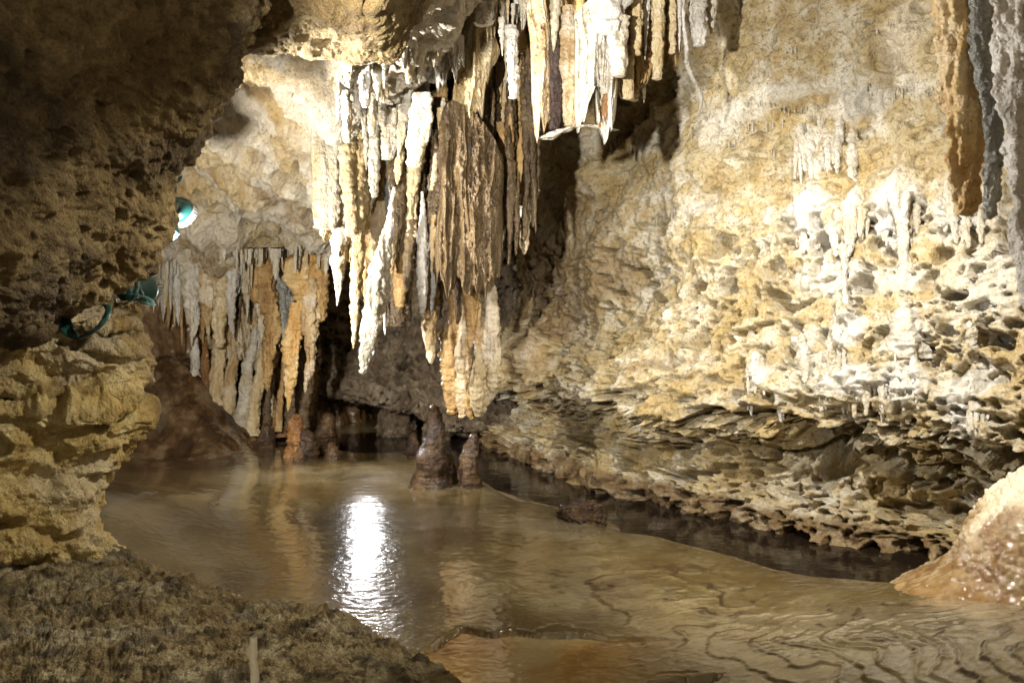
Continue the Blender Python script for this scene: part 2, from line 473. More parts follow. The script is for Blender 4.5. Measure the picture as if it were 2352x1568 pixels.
tag(add_obj('cave_wall', me, M['wall']), kind='structure')

# ------------------------------------------------------------------ ceilings
def D_of(rows):
    return [[P(*c) for c in r] for r in rows]

cx = [-250, 100, 350, 500, 650, 780, 900, 1050, 1250, 1500, 1800, 2150]
lipy = [650, 628, 592, 596, 574, 560, 400, 190, 60, 10, -60, -110]
rows = []
for (dy, dep) in [(14, 7.7), (0, 7.05), (-24, 6.95), (-115, 6.45), (-250, 5.65), (-375, 4.9), (-470, 4.25), (-600, 3.6), (-800, 3.2)]:
    r = []
    for k, x in enumerate(cx):
        f = k / (len(cx) - 1)
        y = lipy[k] + dy * (1.0 if k < 5 else (0.8 if k < 7 else 0.62))
        old = {14: 7.7, 0: 7.05, -24: 6.7, -115: 5.8, -250: 4.95, -375: 4.4, -470: 3.95}.get(dy, dep)
        mixk = min(1, max(0, (k - 3.2) / 1.6))
        r.append((x, y, dep + (old - dep) * mixk - (0.35 * (k > 5)) - 0.25 * (k > 8)))
    rows.append(r)

def ceil_disp(p):
    d = 0.13 * noise(p, 1.3, 2, off=4) + 0.07 * noise(p, 3.2, 4, 0.55, off=14)
    d += 0.03 * (noise(p, 4.5, 3, 0.55, off=17, kind='ridge') - 0.3)
    F1, F2, ID = worley(p + 0.03 * noise(p, 6, 2)[:, None], 3.1, off=24)
    d += 0.07 * (0.6 - F1) - 0.15 * sstep(0.50, 0.30, F1) * (ID > 0.66)
    F1, F2, ID = worley(p, 9, off=25)
    d += 0.02 * (0.6 - F1) - 0.05 * sstep(0.45, 0.28, F1) * (ID > 0.7)
    d += 0.014 * noise(p, 11, 4, 0.6, off=34, kind='billow') + 0.005 * noise(p, 40, 2, off=36)
    return d

HOLES = [(565, 525, 12), (460, 452, 12), (540, 228, 16), (493, 300, 14), (690, 395, 16), (540, 500, 9)]
_cc = catmull(catmull(np.asarray(D_of(rows), float), 80, 0), 120, 1)
_a = np.arange(80 * 120).reshape(80, 120)
_q = np.stack([_a[:-1, :-1], _a[:-1, 1:], _a[1:, 1:], _a[1:, :-1]], -1).reshape(-1, 4)
BVC = BVHTree.FromPolygons([tuple(v) for v in _cc.reshape(-1, 3)], [tuple(int(i) for i in f) for f in _q])
def chit(px, py):
    o = Vector((0, 0, CAM_H)); t = Vector(P(px, py, 1.0)) - o
    r = BVC.ray_cast(o, t.normalized())
    return np.array(r[0]) if r[0] is not None else P(px, py, 5.0)
hole_pts = [(chit(x, y), r / F * chit(x, y)[1]) for x, y, r in HOLES]

def ceil_disp2(p):
    d = ceil_disp(p)
    d += 0.11 * sstep(6.2, 6.8, p[:, 1]) * noise(p, (3.2, 0.8, 1.0), 3, 0.6, off=99)
    for h, r in hole_pts:
        e = np.linalg.norm((p - h) * np.array([1, 0.45, 0.75]), axis=1)
        d -= 0.30 * sstep(r * 1.25, r * 0.9, e)
    return d

G2, fl, p = sheet(D_of(rows), 520, 820, ceil_disp2)
# white crust on the fissure side, cream elsewhere
u = np.array([1176 + F * q[0] / q[1] for q in p])
crust = sstep(620, 820, u + 110 * noise(p, 2.0, 3, off=54)) * 0.9
crust = np.maximum(crust, 0.7 * sstep(0.15, 0.4, noise(p, 2.2, 3, off=55)))
stain = 0.6 * sstep(0.15, 0.5, noise(p, 1.9, 4, off=56))
tag(add_obj('cave_ceiling', mesh_from_grid('cave_ceiling', G2, flip=fl, attrs=(crust, stain, 0.4 * crust)), M['ceil']), kind='structure')

# near ceiling slab: lower, in front of the lit ceiling
ex = [150, 330, 470, 590, 690, 780, 850, 905, 950, 985, 1010]
ey = [0, 40, 85, 118, 122, 140, 160, 158, 110, 20, -120]
rows = [[P(x - 10, y - 90, 3.75) for x, y in zip(ex, ey)], [P(x, y - 25, 3.5) for x, y in zip(ex, ey)], [P(x, y, 3.32) for x, y in zip(ex, ey)]]
for k, dep in [(0.28, 3.1), (0.6, 2.85), (1.1, 2.5), (2.0, 2.0), (3.6, 1.4)]:
    rows.append([P(x + (700 - x) * 0.10 * k - (60 * k if x > 900 else 0), y - 260 * k, dep) for x, y in zip(ex, ey)])

def slab_disp(p):
    d = 0.07 * noise(p, 1.6, 2, off=6) + 0.05 * noise(p, 3.5, 4, 0.5, off=16)
    F1, F2, ID = worley(p, 7, off=26)
    d -= 0.03 * sstep(0.3, 0.1, F1) * (ID > 0.8)
    return d + 0.010 * noise(p, 12, 4, 0.6, off=35, kind='billow') + 0.003 * noise(p, 45, 2)

G2, fl, p = sheet(rows, 300, 420, slab_disp)
stain = 0.5 * sstep(0.1, 0.45, noise(p, 2.4, 4, off=57))
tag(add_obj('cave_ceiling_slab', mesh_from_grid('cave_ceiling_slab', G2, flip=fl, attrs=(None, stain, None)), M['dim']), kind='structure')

# ------------------------------------------------------------------ the dark overhanging rock on the left
RS = [(-500, 740), (-250, 670), (-80, 610), (40, 565), (120, 545), (190, 528), (270, 490), (340, 455), (430, 392), (520, 368), (610, 312), (660, 268), (695, 205), (730, 140)]
rows = []
for y, r in RS:
    t = (y + 500) / 1230
    d0 = 2.55 + 0.15 * t
    row = [(-900, y, 1.1), (-420, y, 1.55), (-120, y, 1.95), (0.35 * r - 20, y, 2.25), (0.70 * r, y, d0 - 0.12), (0.92 * r, y, d0), (r, y, d0 + 0.12), (r - 6, y, d0 + 0.42), (r - 120, y, d0 + 0.85), (r - 420, y, d0 + 1.1)]
    rows.append(row)
last = rows[-1]
rows.append([(min(x, 130), 748, d + 0.08) for x, y, d in last])
rows.append([(min(x, 110) - 20, 735, d + 0.4) for x, y, d in last])
rows.append([(min(x, 90) - 60, 690, d + 0.8) for x, y, d in last])

def over_disp(p):
    d = 0.06 * noise(p, 1.8, 2, off=7) + 0.035 * noise(p, 4.2, 4, 0.55, off=19)
    F1, F2, ID = worley(p, (7, 7, 7), off=29)
    d += 0.05 * (0.6 - F1)
    F1, F2, ID = worley(p + 0.01 * noise(p, 20, 2)[:, None], 17, off=129)
    d += 0.022 * (0.6 - F1) - 0.03 * sstep(0.45, 0.25, F1) * (ID > 0.7)
    d += 0.014 * noise(p, 10, 4, 0.62, off=37, kind='billow') + 0.006 * noise(p, 30, 3, 0.6, off=39)
    return d

G2, fl, p = sheet(D_of(rows), 440, 560, over_disp)
stain = 0.9 * sstep(-0.15, 0.4, noise(p, 2.0, 4, off=58))
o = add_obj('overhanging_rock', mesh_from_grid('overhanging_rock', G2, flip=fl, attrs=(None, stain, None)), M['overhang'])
tag(o, 'huge dark brown rock mass hanging down over the left side with rough pitted face', 'rock')

# ------------------------------------------------------------------ layered ledge below it
LS = [(640, 250), (690, 280), (715, 300), (745, 305), (775, 300), (795, 316), (830, 322), (870, 320), (902, 310), (917, 268), (933, 326), (965, 318), (1005, 298), (1060, 264), (1120, 246), (1175, 238), (1225, 262), (1300, 300)]
rows = []
for y, r in LS:
    notch = 0.12 if y in (775, 917) else 0.0
    back = 0.5 * max(0, (745 - y) / 100)
    out = -0.10 * sstep(930, 1225, np.array(float(y)))
    d0 = 3.25 + back + notch + float(out)
    rows.append([(-900, y, d0 - 1.1), (-350, y, d0 - 0.7), (-80, y, d0 - 0.4), (0.30 * r, y, d0 - 0.24), (0.65 * r, y, d0 - 0.14), (0.9 * r, y, d0 - 0.03), (r, y, d0 + 0.10), (r - 10, y, d0 + 0.4), (r - 110, y, d0 + 0.9), (r - 400, y, d0 + 1.3)])

def ledge_disp(p):
    wz = p[:, 2] + 0.03 * noise(p, 2, 2)
    q = np.stack([p[:, 0], p[:, 1], wz], 1)
    d = 0.06 * noise(p, 1.7, 2, off=8) + 0.04 * noise(p, 4, 4, 0.55, off=18)
    d += 0.012 * noise(q, (2, 2, 10), 3, 0.6, off=28, kind='ridge') + 0.018 * noise(q, 7, 4, 0.6, off=128)
    F1, F2, ID = worley(p, 8, off=38)
    d += 0.015 * (0.6 - F1) - 0.06 * sstep(0.45, 0.3, F1) * (ID > 0.9)
    F1, F2, ID = worley(q, (3, 3, 4.5), off=39)
    d += 0.05 * (sstep(0, 0.2, F2 - F1) - 0.7)
    return d + 0.012 * noise(p, 12, 4, 0.6, off=48, kind='billow') + 0.004 * noise(p, 42, 2, off=49)

G2, fl, p = sheet(D_of(rows), 420, 480, ledge_disp)
stain = 0.7 * sstep(0.05, 0.45, noise(p, 2.2, 4, off=59))
crust = 0.35 * sstep(0.1, 0.4, noise(p, 2.6, 3, off=60))
o = add_obj('rock_ledge', mesh_from_grid('rock_ledge', G2, flip=fl, attrs=(crust, stain, None)), M['ledge'])
tag(o, 'stepped yellow limestone ledge with horizontal seams at the left edge of the pool', 'rock')

# ------------------------------------------------------------------ floor
def near_line(x, y, pts):
    d = np.full(x.shape, 99.0)
    for (x0, y0), (x1, y1) in zip(pts[:-1], pts[1:]):
        vx, vy = x1 - x0, y1 - y0
        t = np.clip(((x - x0) * vx + (y - y0) * vy) / (vx * vx + vy * vy), 0, 1)
        d = np.minimum(d, np.hypot(x - x0 - t * vx, y - y0 - t * vy))
    return d

WLs = [tuple(v) for v in arc_resample(WL, 60)]
def gaus(x, y, cx, cy, sx, sy):
    return np.exp(-(((x - cx) / sx) ** 2 + ((y - cy) / sy) ** 2))

rim = [tuple(FLOOR(*q)[:2]) for q in [(900, 1520), (1000, 1476), (1060, 1442), (1130, 1452), (1190, 1444), (1250, 1462), (1330, 1455), (1420, 1478), (1560, 1490), (1700, 1520), (1830, 1530), (1900, 1600)]]
MOUND = FLOOR(2330, 1400)

nu, nv = int(640 * Q), int(700 * Q)
ty = np.linspace(0, 1, nu)
yy = 1.5 * (10.4 / 1.5) ** ty
uu = np.linspace(-0.95, 1.05, nv)
Y, U = np.meshgrid(yy, uu, indexing='ij')
X = U * np.maximum(Y, 2.2)
x = X.ravel(); y = Y.ravel(); z0 = np.zeros(len(x))
p2 = np.stack([x, y, z0], 1)
warp = noise(p2, 1.6, 2, off=2.2)
z = 0.02 * noise(p2, 0.8, 2, off=1.5)
# flowstone bank under the back curtain and slope on the far left
z += (0.62 * sstep(-2.3, -3.2, x + 0.1 * warp) + 0.16 * sstep(-2.2, -2.55, x)) * sstep(6.5, 7.35, y + 0.12 * warp)
z += 0.30 * gaus(x, y, -2.6, 4.2, 0.7, 1.2)
# dark water channel along the wall
dw = near_line(x, y, WLs)
chan = sstep(0.85, 0.35, dw + 0.15 * warp)
z -= 0.16 * chan
z -= 0.10 * gaus(x, y, -1.2, 7.9, 0.9, 0.9)
# rimstone apron rising to the mound on the right
ap = gaus(x, y, 2.05, 2.45, 1.05, 0.85)
z += 0.26 * ap
# the pool in front lies a step lower
lx = np.array([q[0] for q in rim]); ly = np.array([q[1] for q in rim])
o_ = np.argsort(lx); yl = np.interp(x, lx[o_], ly[o_])
yl = yl + 0.03 * noise(p2, 5, 4, 0.6, off=91)
inpool = sstep(0.02, -0.02, y - yl) * sstep(-0.45, -0.3, x) * sstep(0.75, 0.30, x + 0.15 * warp)
z -= 0.014 * inpool
z -= 0.03 * np.exp(-((y - yl) / (0.010 + 0.008 * noise(p2, 6, 2, off=92))) ** 2) * sstep(-0.4, -0.25, x) * sstep(0.45, 0.1, x)
h_ = FLOOR(1560, 1592)
z -= 0.2 * sstep(1.1, 0.8, np.hypot((x - h_[0]) / 0.15, (y - h_[1]) / 0.035) + 0.3 * noise(p2, 9, 2, off=93))
z += 0.000 * np.exp(-((y - yl) / 0.02) ** 2) * sstep(-0.4, -0.25, x) * sstep(0.5, 0.2, x)
# terracettes (microgours)
hfield = 2.2 * z + 0.10 * noise(p2, (1.2, 1.6, 1), 3, off=71) + 0.05 * noise(p2, 4.5, 2, off=72)
gm = np.clip(sstep(0.02, 0.16, 0.26 * ap) + 0.75 * gaus(x, y, 0.85, 3.35, 0.75, 0.6) + 0.4 * gaus(x, y, 0.3, 3.9, 0.6, 0.6), 0, 1)
gm *= (1 - chan) * (1 - 0.8 * inpool)
stepsz = 0.05 + 0.04 * sstep(1.3, 0.6, x)
t = hfield / stepsz + 0.42 * noise(p2, 8, 3, 0.55, off=73) + 0.5 * noise(p2, 2.5, 2, off=173)
fr = t - np.floor(t)
terr = (sstep(0.0, 0.22, fr) - fr)
lip = np.exp(-((fr - 0.22) / 0.09) ** 2)
z += gm * (0.006 * terr + 0.003 * lip)
line = np.exp(-((fr - 0.06) / 0.09) ** 2) * (0.35 + 0.65 * sstep(-0.25, 0.25, noise(p2, 3.1, 3, off=171)))
# smooth ripple marks in the flowing film
z += 0.0012 * noise(p2, (4, 9, 1), 3, off=74) * (1 - gm) * (1 - chan)
z += (0.0009 * sstep(-0.2, 0.4, noise(p2, 1.1, 2, off=176)) * noise(p2, (16, 30, 1), 3, 0.65, off=75) + 0.0012 * noise(p2, (34, 90, 1), 2, 0.6, off=175)) * (1 - chan)
z += 0.02 * sstep(0.3, 0.8, gaus(x, y, -2.9, 7.2, 0.9, 0.8)) * (2.6 * noise(p2, 6, 5, 0.62, off=76))
white = 0.9 * sstep(0.25, 0.8, gaus(x, y, 2.1, 2.7, 0.8, 0.6)) * (0.7 + 0.3 * noise(p2, 4, 2))
white = np.maximum(white, gm * 0.25 * lip * sstep(0.0, 0.3, ap + 0.4 * noise(p2, 2, 2, off=77)))
white = np.maximum(white, 0.22 * sstep(0.0, 0.5, noise(p2, (1.2, 1.6, 1), 4, off=78)) * (1 - chan))
lmask = gm * 1.2 * np.exp(-((fr - 0.12) / (0.13 + 0.05 * noise(p2, 4, 2, off=174))) ** 2) * (0.3 + 0.7 * sstep(-0.25, 0.25, noise(p2, 3.1, 3, off=171)))
white = white * (1 - 0.95 * lmask)
brown = np.maximum(0 * lmask, np.maximum(chan, 0.8 * sstep(1.35, 0.6, dw + 0.25 * warp)))
brown = np.maximum(brown, 0.45 * sstep(0.05, 0.55, noise(p2, (1.3, 1.6, 1), 5, 0.6, off=79)))
brown = np.maximum(brown, 0.97 * sstep(0.15, 0.6, gaus(x, y, -2.7, 7.1, 1.3, 1.1)))
brown = brown * (1 - 0.6 * inpool)
edge = np.exp(-((y - yl + 0.01) / 0.014) ** 2) * sstep(-0.4, -0.25, x) * sstep(0.6, 0.3, x) * sstep(-0.2, 0.2, noise(p2, 3, 2, off=80) + 0.2)
brown = np.maximum(brown, edge)
G = np.stack([x, y, z], 1).reshape(nu, nv, 3)
M['floor'] = rock_mat('wet_calcite_floor', (0.118, 0.088, 0.034), (0.086, 0.056, 0.017), (0.172, 0.134, 0.062), (0.032, 0.018, 0.009), 0.16, 1.3, white=(0.44, 0.38, 0.27), wetrough=0.05, bumps=0.09, speck=0.3)
_b = M['floor'].node_tree.nodes['Principled BSDF']; _b.inputs['Coat Weight'].default_value = 1.0; _b.inputs['Coat Roughness'].default_value = 0.10; _b.inputs['Coat IOR'].default_value = 1.45
_nt = M['floor'].node_tree; _b = _nt.nodes['Principled BSDF']
_src = _b.inputs['Base Color'].links[0].from_socket
_a = nd(_nt, 'ShaderNodeAttribute', attribute_name='bed'); _s = nd(_nt, 'ShaderNodeSeparateColor'); _nt.links.new(_a.outputs['Color'], _s.inputs[0])
_amb = ramp(_nt, tex_noise(_nt, pos_vec(_nt), 2.6, 4, 0.5, 0.8), [(0.36, (0.20, 0.095, 0.017)), (0.5, (0.32, 0.185, 0.042)), (0.62, (0.36, 0.28, 0.13))])
_nt.links.new(mixc(_nt, _s.outputs[2], mixc(_nt, _s.outputs[1], mixc(_nt, _s.outputs[0], _src, _amb), ramp(_nt, tex_noise(_nt, pos_vec(_nt), 5, 5, 0.6), [(0.42, (0.028, 0.014, 0.007)), (0.52, (0.085, 0.042, 0.017)), (0.62, (0.20, 0.14, 0.085))])), (0.028, 0.014, 0.006)), _b.inputs['Base Color'])
fm = mesh_from_grid('cave_floor', G, flip=False, attrs=(white, brown, chan), attrs2=(inpool * (1 - edge), sstep(0.15, 0.7, gaus(x, y, -3.0, 7.2, 1.1, 1.2)) * (0.6 + 0.4 * noise(p2, 5, 3)), lmask))
tag(add_obj('cave_floor', fm, M['floor']), kind='structure')
Fz = lambda px, py, z=0.0: FLOOR(px, py, z)

# still, dark water
m, nt, b = nodes_of('dark_cave_water')
b.inputs['Base Color'].default_value = (0.012, 0.008, 0.005, 1)
b.inputs['Roughness'].default_value = 0.03; b.inputs['IOR'].default_value = 1.33
v = pos_vec(nt, (1, 1.6, 1))
bump(nt, b, [(tex_noise(nt, v, 7, 3, 0.5), 0.10, 0.03), (tex_noise(nt, v, 40, 2, 0.5), 0.06, 0.006)])
gx = np.linspace(-3.2, 5.0, 60); gy = np.linspace(1.0, 10.4, 60)
A, B = np.meshgrid(gx, gy, indexing='ij')
G = np.stack([A, B, np.full(A.shape, -0.062)], -1)
tag(add_obj('water', mesh_from_grid('water', G, flip=False), m), kind='structure')

# ------------------------------------------------------------------ rubble slab in front
TOP = 0.30
edge = [(-400, 1195), (60, 1222), (240, 1238), (390, 1296), (470, 1325), (560, 1352), (700, 1374), (790, 1402), (880, 1446), (960, 1490), (1010, 1520), (1050, 1575), (1075, 1700)]
E = [FLOOR(x, y, TOP) for x, y in edge]
inn = np.array([-1.0, 1.35, 0])
rows = []
for k, dz in [(-0.06, -0.42), (-0.03, -0.20), (0.0, -0.05), (0.05, 0.0), (0.2, 0.02), (0.45, 0.03), (0.75, 0.03), (1.0, 0.03)]:
    rows.append([np.array([e[0] + (inn[0] - e[0]) * k, e[1] + (inn[1] - e[1]) * k, TOP + dz]) for e in E])

def rub_disp(p):
    d = 0.018 * noise(p, 2.2, 2, off=10) + 0.013 * noise(p, 6, 4, 0.6, off=20)
    F1, F2, ID = worley(p, (15, 24, 15), off=30)
    d -= 0.028 * sstep(0.52, 0.32, F1) * (ID > 0.4)
    F1, F2, ID = worley(p, (30, 46, 30), off=130)
    d += 0.016 * (0.6 - F1) - 0.014 * sstep(0.5, 0.3, F1) * (ID > 0.5)
    return d + 0.012 * noise(p, (18, 26, 18), 4, 0.62, off=50, kind='billow')

G2, fl, p = sheet(rows, 420, 560, rub_disp, flip=False)
if grid_normals(G2)[300, 280][2] < 0:
    fl = True
    G2, fl, p = sheet(rows, 420, 560, rub_disp, flip=True)
stain = 0.8 * sstep(0.0, 0.3, noise(p, (9, 15, 9), 4, 0.62, off=62))
o = add_obj('rock_shelf', mesh_from_grid('rock_shelf', G2, flip=fl, attrs=(0.2 * sstep(0.2, .4, noise(p, 4, 3)), stain, None)), M['rubble'])
tag(o, 'rough dark rubbly rock shelf in the near left corner beside the wet floor', 'rock')

# ------------------------------------------------------------------ back of the chamber
rows = [[P(x, 430, 7.8 + 0.1 * k) for k, x in enumerate((500, 700, 850, 1000, 1150, 1300))],
        [P(x, 600, 8.3) for x in (500, 700, 850, 1000, 1150, 1300)],
        [P(x, 760, 8.5) for x in (520, 700, 850, 1000, 1130, 1280)],
        [P(x, y, d) for x, y, d in ((540, 820, 8.4), (700, 850, 8.4), (850, 860, 8.3), (960, 890, 8.2), (1080, 930, 7.9), (1260, 960, 7.6))],
        [P(x, y, d) for x, y, d in ((540, 870, 8.3), (700, 885, 8.2), (850, 893, 8.1), (960, 930, 8.0), (1080, 978, 7.7), (1260, 1000, 7.4))],
        [P(x, y, d) for x, y, d in ((540, 890, 8.5), (700, 905, 8.5), (850, 915, 8.4), (960, 948, 8.3), (1080, 995, 8.0), (1260, 1010, 7.7))],
        [P(x, y, d) for x, y, d in ((540, 870, 9.6), (700, 880, 9.6), (850, 885, 9.6), (960, 910, 9.5), (1080, 940, 9.3), (1260, 950, 9.0))]]

def por_disp(p):
    d = 0.10 * noise(p, 1.8, 3, off=12)
    F1, F2, ID = worley(p, (9, 9, 10), off=32)
    d += 0.05 * (0.6 - F1) - 0.10 * sstep(0.52, 0.3, F1) * (ID > 0.35)
    F1, F2, ID = worley(p, (19, 19, 20), off=33)
    d -= 0.04 * sstep(0.5, 0.3, F1) * (ID > 0.4)
    return d + 0.012 * noise(p, 14, 3, kind='billow')

G2, fl, p = sheet(rows, 300, 340, por_disp)
tag(add_obj('cave_wall_porous_back', mesh_from_grid('cave_wall_porous_back', G2, flip=fl, attrs=(None, 0.6 * sstep(0, .4, noise(p, 2, 3)), 0.3 + 0 * p[:, 0])), M['porous']), kind='structure')

rows = [[P(x, y, d) for x, d in ((-900, 5.0), (-300, 6.4), (150, 8.2), (500, 8.3), (800, 8.8), (950, 10.0), (1300, 10.2))] for y in (300, 560, 760, 900, 1060, 1200)]
G2, fl, p = sheet(rows, 220, 460, lambda p: 0.12 * noise(p, 1.5, 3, off=13) + 0.05 * noise(p, (8, 8, 2), 3) + 0.015 * noise(p, 16, 3, kind='billow'))
tag(add_obj('cave_wall_far_end', mesh_from_grid('cave_wall_far_end', G2, flip=fl, attrs=(None, 0.9 * sstep(-.2, .3, noise(p, 2, 3)), 0.6 + 0 * p[:, 0])), M['flow']), kind='structure')

# ------------------------------------------------------------------ dripstone builders
CNT = [0]
def drip_mesh(name, pts, radii, nth=36, nz=110, flat=1.0, rot=0.0, flute=0.24, fl_freq=13, lump=0.16, ring=0.06, tip=True, jag=0.0, wob=0.32):
    """one continuous body along pts (top to tip) with a radius at each point; flutes run along it"""
    CNT[0] += 1
    k = CNT[0] * 3.77
    pts = np.asarray(pts, float); radii = np.asarray(radii, float)
    nz = int(nz); L = catmull(np.concatenate([pts, radii[:, None]], 1), nz)
    c = L[:, :3].copy(); r = np.maximum(L[:, 3], 0.0008)
    length = np.linalg.norm(pts[-1] - pts[0]) + 1e-6
    w = noise(c, 2.2, 2, off=k); w2 = noise(c, 2.2, 2, off=k + 50)
    amp = wob * r.max()
    c[:, 0] += w * amp; c[:, 1] += w2 * amp
    th = np.linspace(0, 2 * math.pi, nth, endpoint=False)
    ct, st = np.cos(th), np.sin(th)
    cr, sr = math.cos(rot), math.sin(rot)
    ex = ct[None, :] * r[:, None]; ey = st[None, :] * r[:, None] * flat
    X = c[:, 0:1] + ex * cr - ey * sr
    Y = c[:, 1:2] + ex * sr + ey * cr
    Z = np.repeat(c[:, 2:3], nth, 1)
    if jag:
        tt = np.linspace(0, 1, nz)[:, None]
        Z = Z + jag * noise(np.stack([X, Y, 0 * X], -1).reshape(-1, 3), 16, 2, off=k).reshape(X.shape) * sstep(0.5, 1, tt)
    G = np.stack([X, Y, Z], -1)
    q = G.reshape(-1, 3)
    rr = np.repeat(r[:, None], nth, 1).ravel()
    dist = rr * (flute * noise(q, (fl_freq, fl_freq, 1.3), 3, 0.6, off=k) * 1.6 + lump * noise(q, min(40, 1.2 / (r.max() + 0.01)), 3, 0.55, off=k + 9) * 1.5)
    if ring: dist += rr * ring * noise(q, (3, 3, 42), 2, off=k + 5) * 1.5
    dist += np.minimum(1, rr / 0.02) * (0.007 * noise(q, 26, 3, 0.6, off=k + 13) + 0.0035 * noise(q, 75, 2, off=k + 17))
    dirv = np.stack([(ct * cr - st * sr * flat)[None, :] + 0 * X, (ct * sr + st * cr * flat)[None, :] + 0 * X, 0 * X], -1).reshape(-1, 3)
    q = q + dirv * dist[:, None]
    G = q.reshape(nz, nth, 3)
    if tip:
        G[-1] = G[-1].mean(0)
    if name in ('stalagmite',):
        pass
    return mesh_from_grid(name, G, wrap=True)

PROFS = {
    'cone':   ([0, .15, .35, .55, .75, .9, .97, 1], [1, .95, .82, .66, .45, .26, .14, .02]),
    'carrot': ([0, .15, .35, .55, .75, .9, .97, 1], [.8, .95, 1, .85, .58, .32, .16, .02]),
    'blade':  ([0, .15, .35, .55, .75, .92, .985, 1], [.75, .9, 1, 1, .9, .72, .5, .02]),
    'column': ([0, .15, .35, .55, .75, .9, .97, 1], [1.1, .95, .9, .9, .95, 1.05, 1.2, 1.3]),
    'blunt':  ([0, .15, .35, .55, .75, .93, .992, 1], [1, .98, .95, .92, .88, .82, .74, .05]),
    'needle': ([0, .1, .3, .6, .85, .95, 1], [1, .8, .7, .6, .45, .3, .05]),
    'waist':  ([0, .15, .35, .55, .75, .9, 1], [1.2, .8, .55, .5, .6, .8, 1.0]),
    'leaf':   ([0, .2, .4, .55, .75, .92, .985, 1], [.15, .55, .9, 1, .82, .5, .3, .02]),
    'spindle': ([0, .12, .3, .55, .8, 1], [.2, .5, .75, .9, 1.0, 1.15]),
    'swell':  ([0, .15, .35, .55, .75, .9, 1], [.35, .5, .75, 1, 1.1, 1.1, .9]),
}

def stal(a, b, d, w, prof='cone', mat='cream', label=None, group=None, name='stalactite', cat='stalactite', mid=None, flat=0.8, nth=44, up=0.0, d2=None, **kw):
    """a, b = top and tip in the working frame, d = distance, w = width in the same units"""
    d2 = d if d2 is None else d2
    A = P(a[0], a[1], d); B = P(b[0], b[1], d2)
    if up: A = A + np.array([0, 0, up])
    ts, rs = PROFS[prof]
    L = []
    for t in ts:
        c = A + (B - A) * t
        if mid is not None:
            Mx = P(mid[0], mid[1], (d + d2) / 2)
            c = (1 - t) ** 2 * A + 2 * t * (1 - t) * (2 * Mx - 0.5 * A - 0.5 * B) + t * t * B
        L.append(c)
    r = np.array(rs) * (w / F * d / 2)
    # resample to even steps so that rounded ends stay round
    tt = np.linspace(0, 1, 14) ** 1.0
    tt = np.unique(np.concatenate([tt, [0.96, 0.985, 1.0]]))
    Lp = np.stack([np.interp(tt, ts, np.array(L)[:, k]) for k in range(3)], 1)
    Rp = np.interp(tt, ts, r)
    length = np.linalg.norm(B - A)
    nz = int(np.clip(length / 0.007, 24, 170))
    me = drip_mesh(name, Lp, Rp, nth=nth, nz=nz, flat=flat, tip=prof not in ('column', 'waist', 'swell', 'spindle'), **kw)
    o = add_obj(name, me, M[mat], origin=tuple(A))
    tag(o, label, cat, group)
    return o

GC = 'stalactites of the back curtain'
GM = 'stalactites of the main cluster'
GT = 'stalactites of the high cluster by the ceiling fissure'

# ---- white stalactites on the left of the main cluster
S = stal
S((752, 240), (752, 530), 4.95, 66, 'blunt', 'white', 'broad flat white stalactite with a square cut lower end', GM, flat=.45, rot=.2, flute=.22)
S((774, 400), (777, 703), 5.05, 46, 'carrot', 'white', 'smooth white pointed stalactite just below the broad square ended one', GM)
S((792, 240), (806, 545), 4.85, 36, 'blunt', 'cream', 'round cream stalactite with ridged rings, right of the broad flat white one', GM, ring=.12)
S((822, 285), (815, 800), 4.9, 46, 'carrot', 'cream', 'long knobbly cream stalactite ending in a thin point, left of the brightest tip', GM, lump=.22, ring=.1)
S((905, 430), (832, 860), 4.75, 52, 'leaf', 'white', 'brightest stalactite, leaning white and yellow spear with its tip lowest over the pool', GM, mid=(866, 660), flute=.3)
S((842, 250), (842, 392), 4.85, 18, 'cone', 'white', 'short thin white stalactite between the cream ringed one and the white spear', GM)
S((862, 250), (858, 455), 4.8, 28, 'blade', 'white', 'slender white spear hanging from the dark stained ledge', GM)
S((905, 250), (885, 368), 4.75, 42, 'blade', 'white', 'short broad white blade left of the two leaning blades', GM, flat=.5)
S((932, 240), (915, 360), 4.72, 30, 'cone', 'white', 'narrow white blade squeezed between two wider blades', GM, flat=.6)
S((975, 215), (948, 388), 4.68, 48, 'blade', 'white', 'large leaning white blade at the right end of the white fringe', GM, flat=.5)
S((920, 340), (912, 425), 4.8, 26, 'carrot', 'cream', 'small stubby cream drop below the white blades', GM)
S((795, 240), (776, 330), 4.8, 16, 'cone', 'cream', 'tiny cream stub at the top of the white group', GM)
# ---- brown stalactites
S((850, 300), (868, 705), 5.1, 62, 'carrot', 'mixed', 'mottled brown and cream stalactite behind the brightest tip', GM, lump=.2)
S((905, 370), (898, 640), 5.15, 50, 'blade', 'brown', 'brown ribbed stalactite right of the mottled one', GM, flute=.3)
S((930, 380), (904, 756), 5.1, 46, 'blunt', 'brown', 'brown blade with a cut off slanting end above the dark cavity', GM, flat=.5, flute=.25)
S((948, 330), (944, 580), 5.2, 40, 'carrot', 'brown', 'dark brown stalactite left of the pale hanging finger', GM, flute=.3)
S((970, 440), (969, 722), 4.95, 29, 'leaf', 'grey', 'pale grey finger hanging free in front of the dark gap', GM)
S((1003, 300), (1010, 645), 5.0, 34, 'blade', 'brown', 'narrow dark brown rib along the left edge of the big brown drapery', GM, flute=.3)
S((985, 480), (988, 836), 5.3, 40, 'leaf', 'mixed', 'brown stalactite with a pale pointed tip, deep behind the grey finger', GM)
S((1090, 480), (1079, 804), 5.25, 38, 'leaf', 'ochre', 'tapering brown stalactite right below the big drapery', GM)
S((1052, 480), (1051, 746), 5.35, 22, 'leaf', 'brown', 'thin brown spike in the shade under the big drapery', GM)
S((880, 690), (884, 770), 5.05, 12, 'needle', 'white', 'tiny white needle right of the brightest tip', GM)
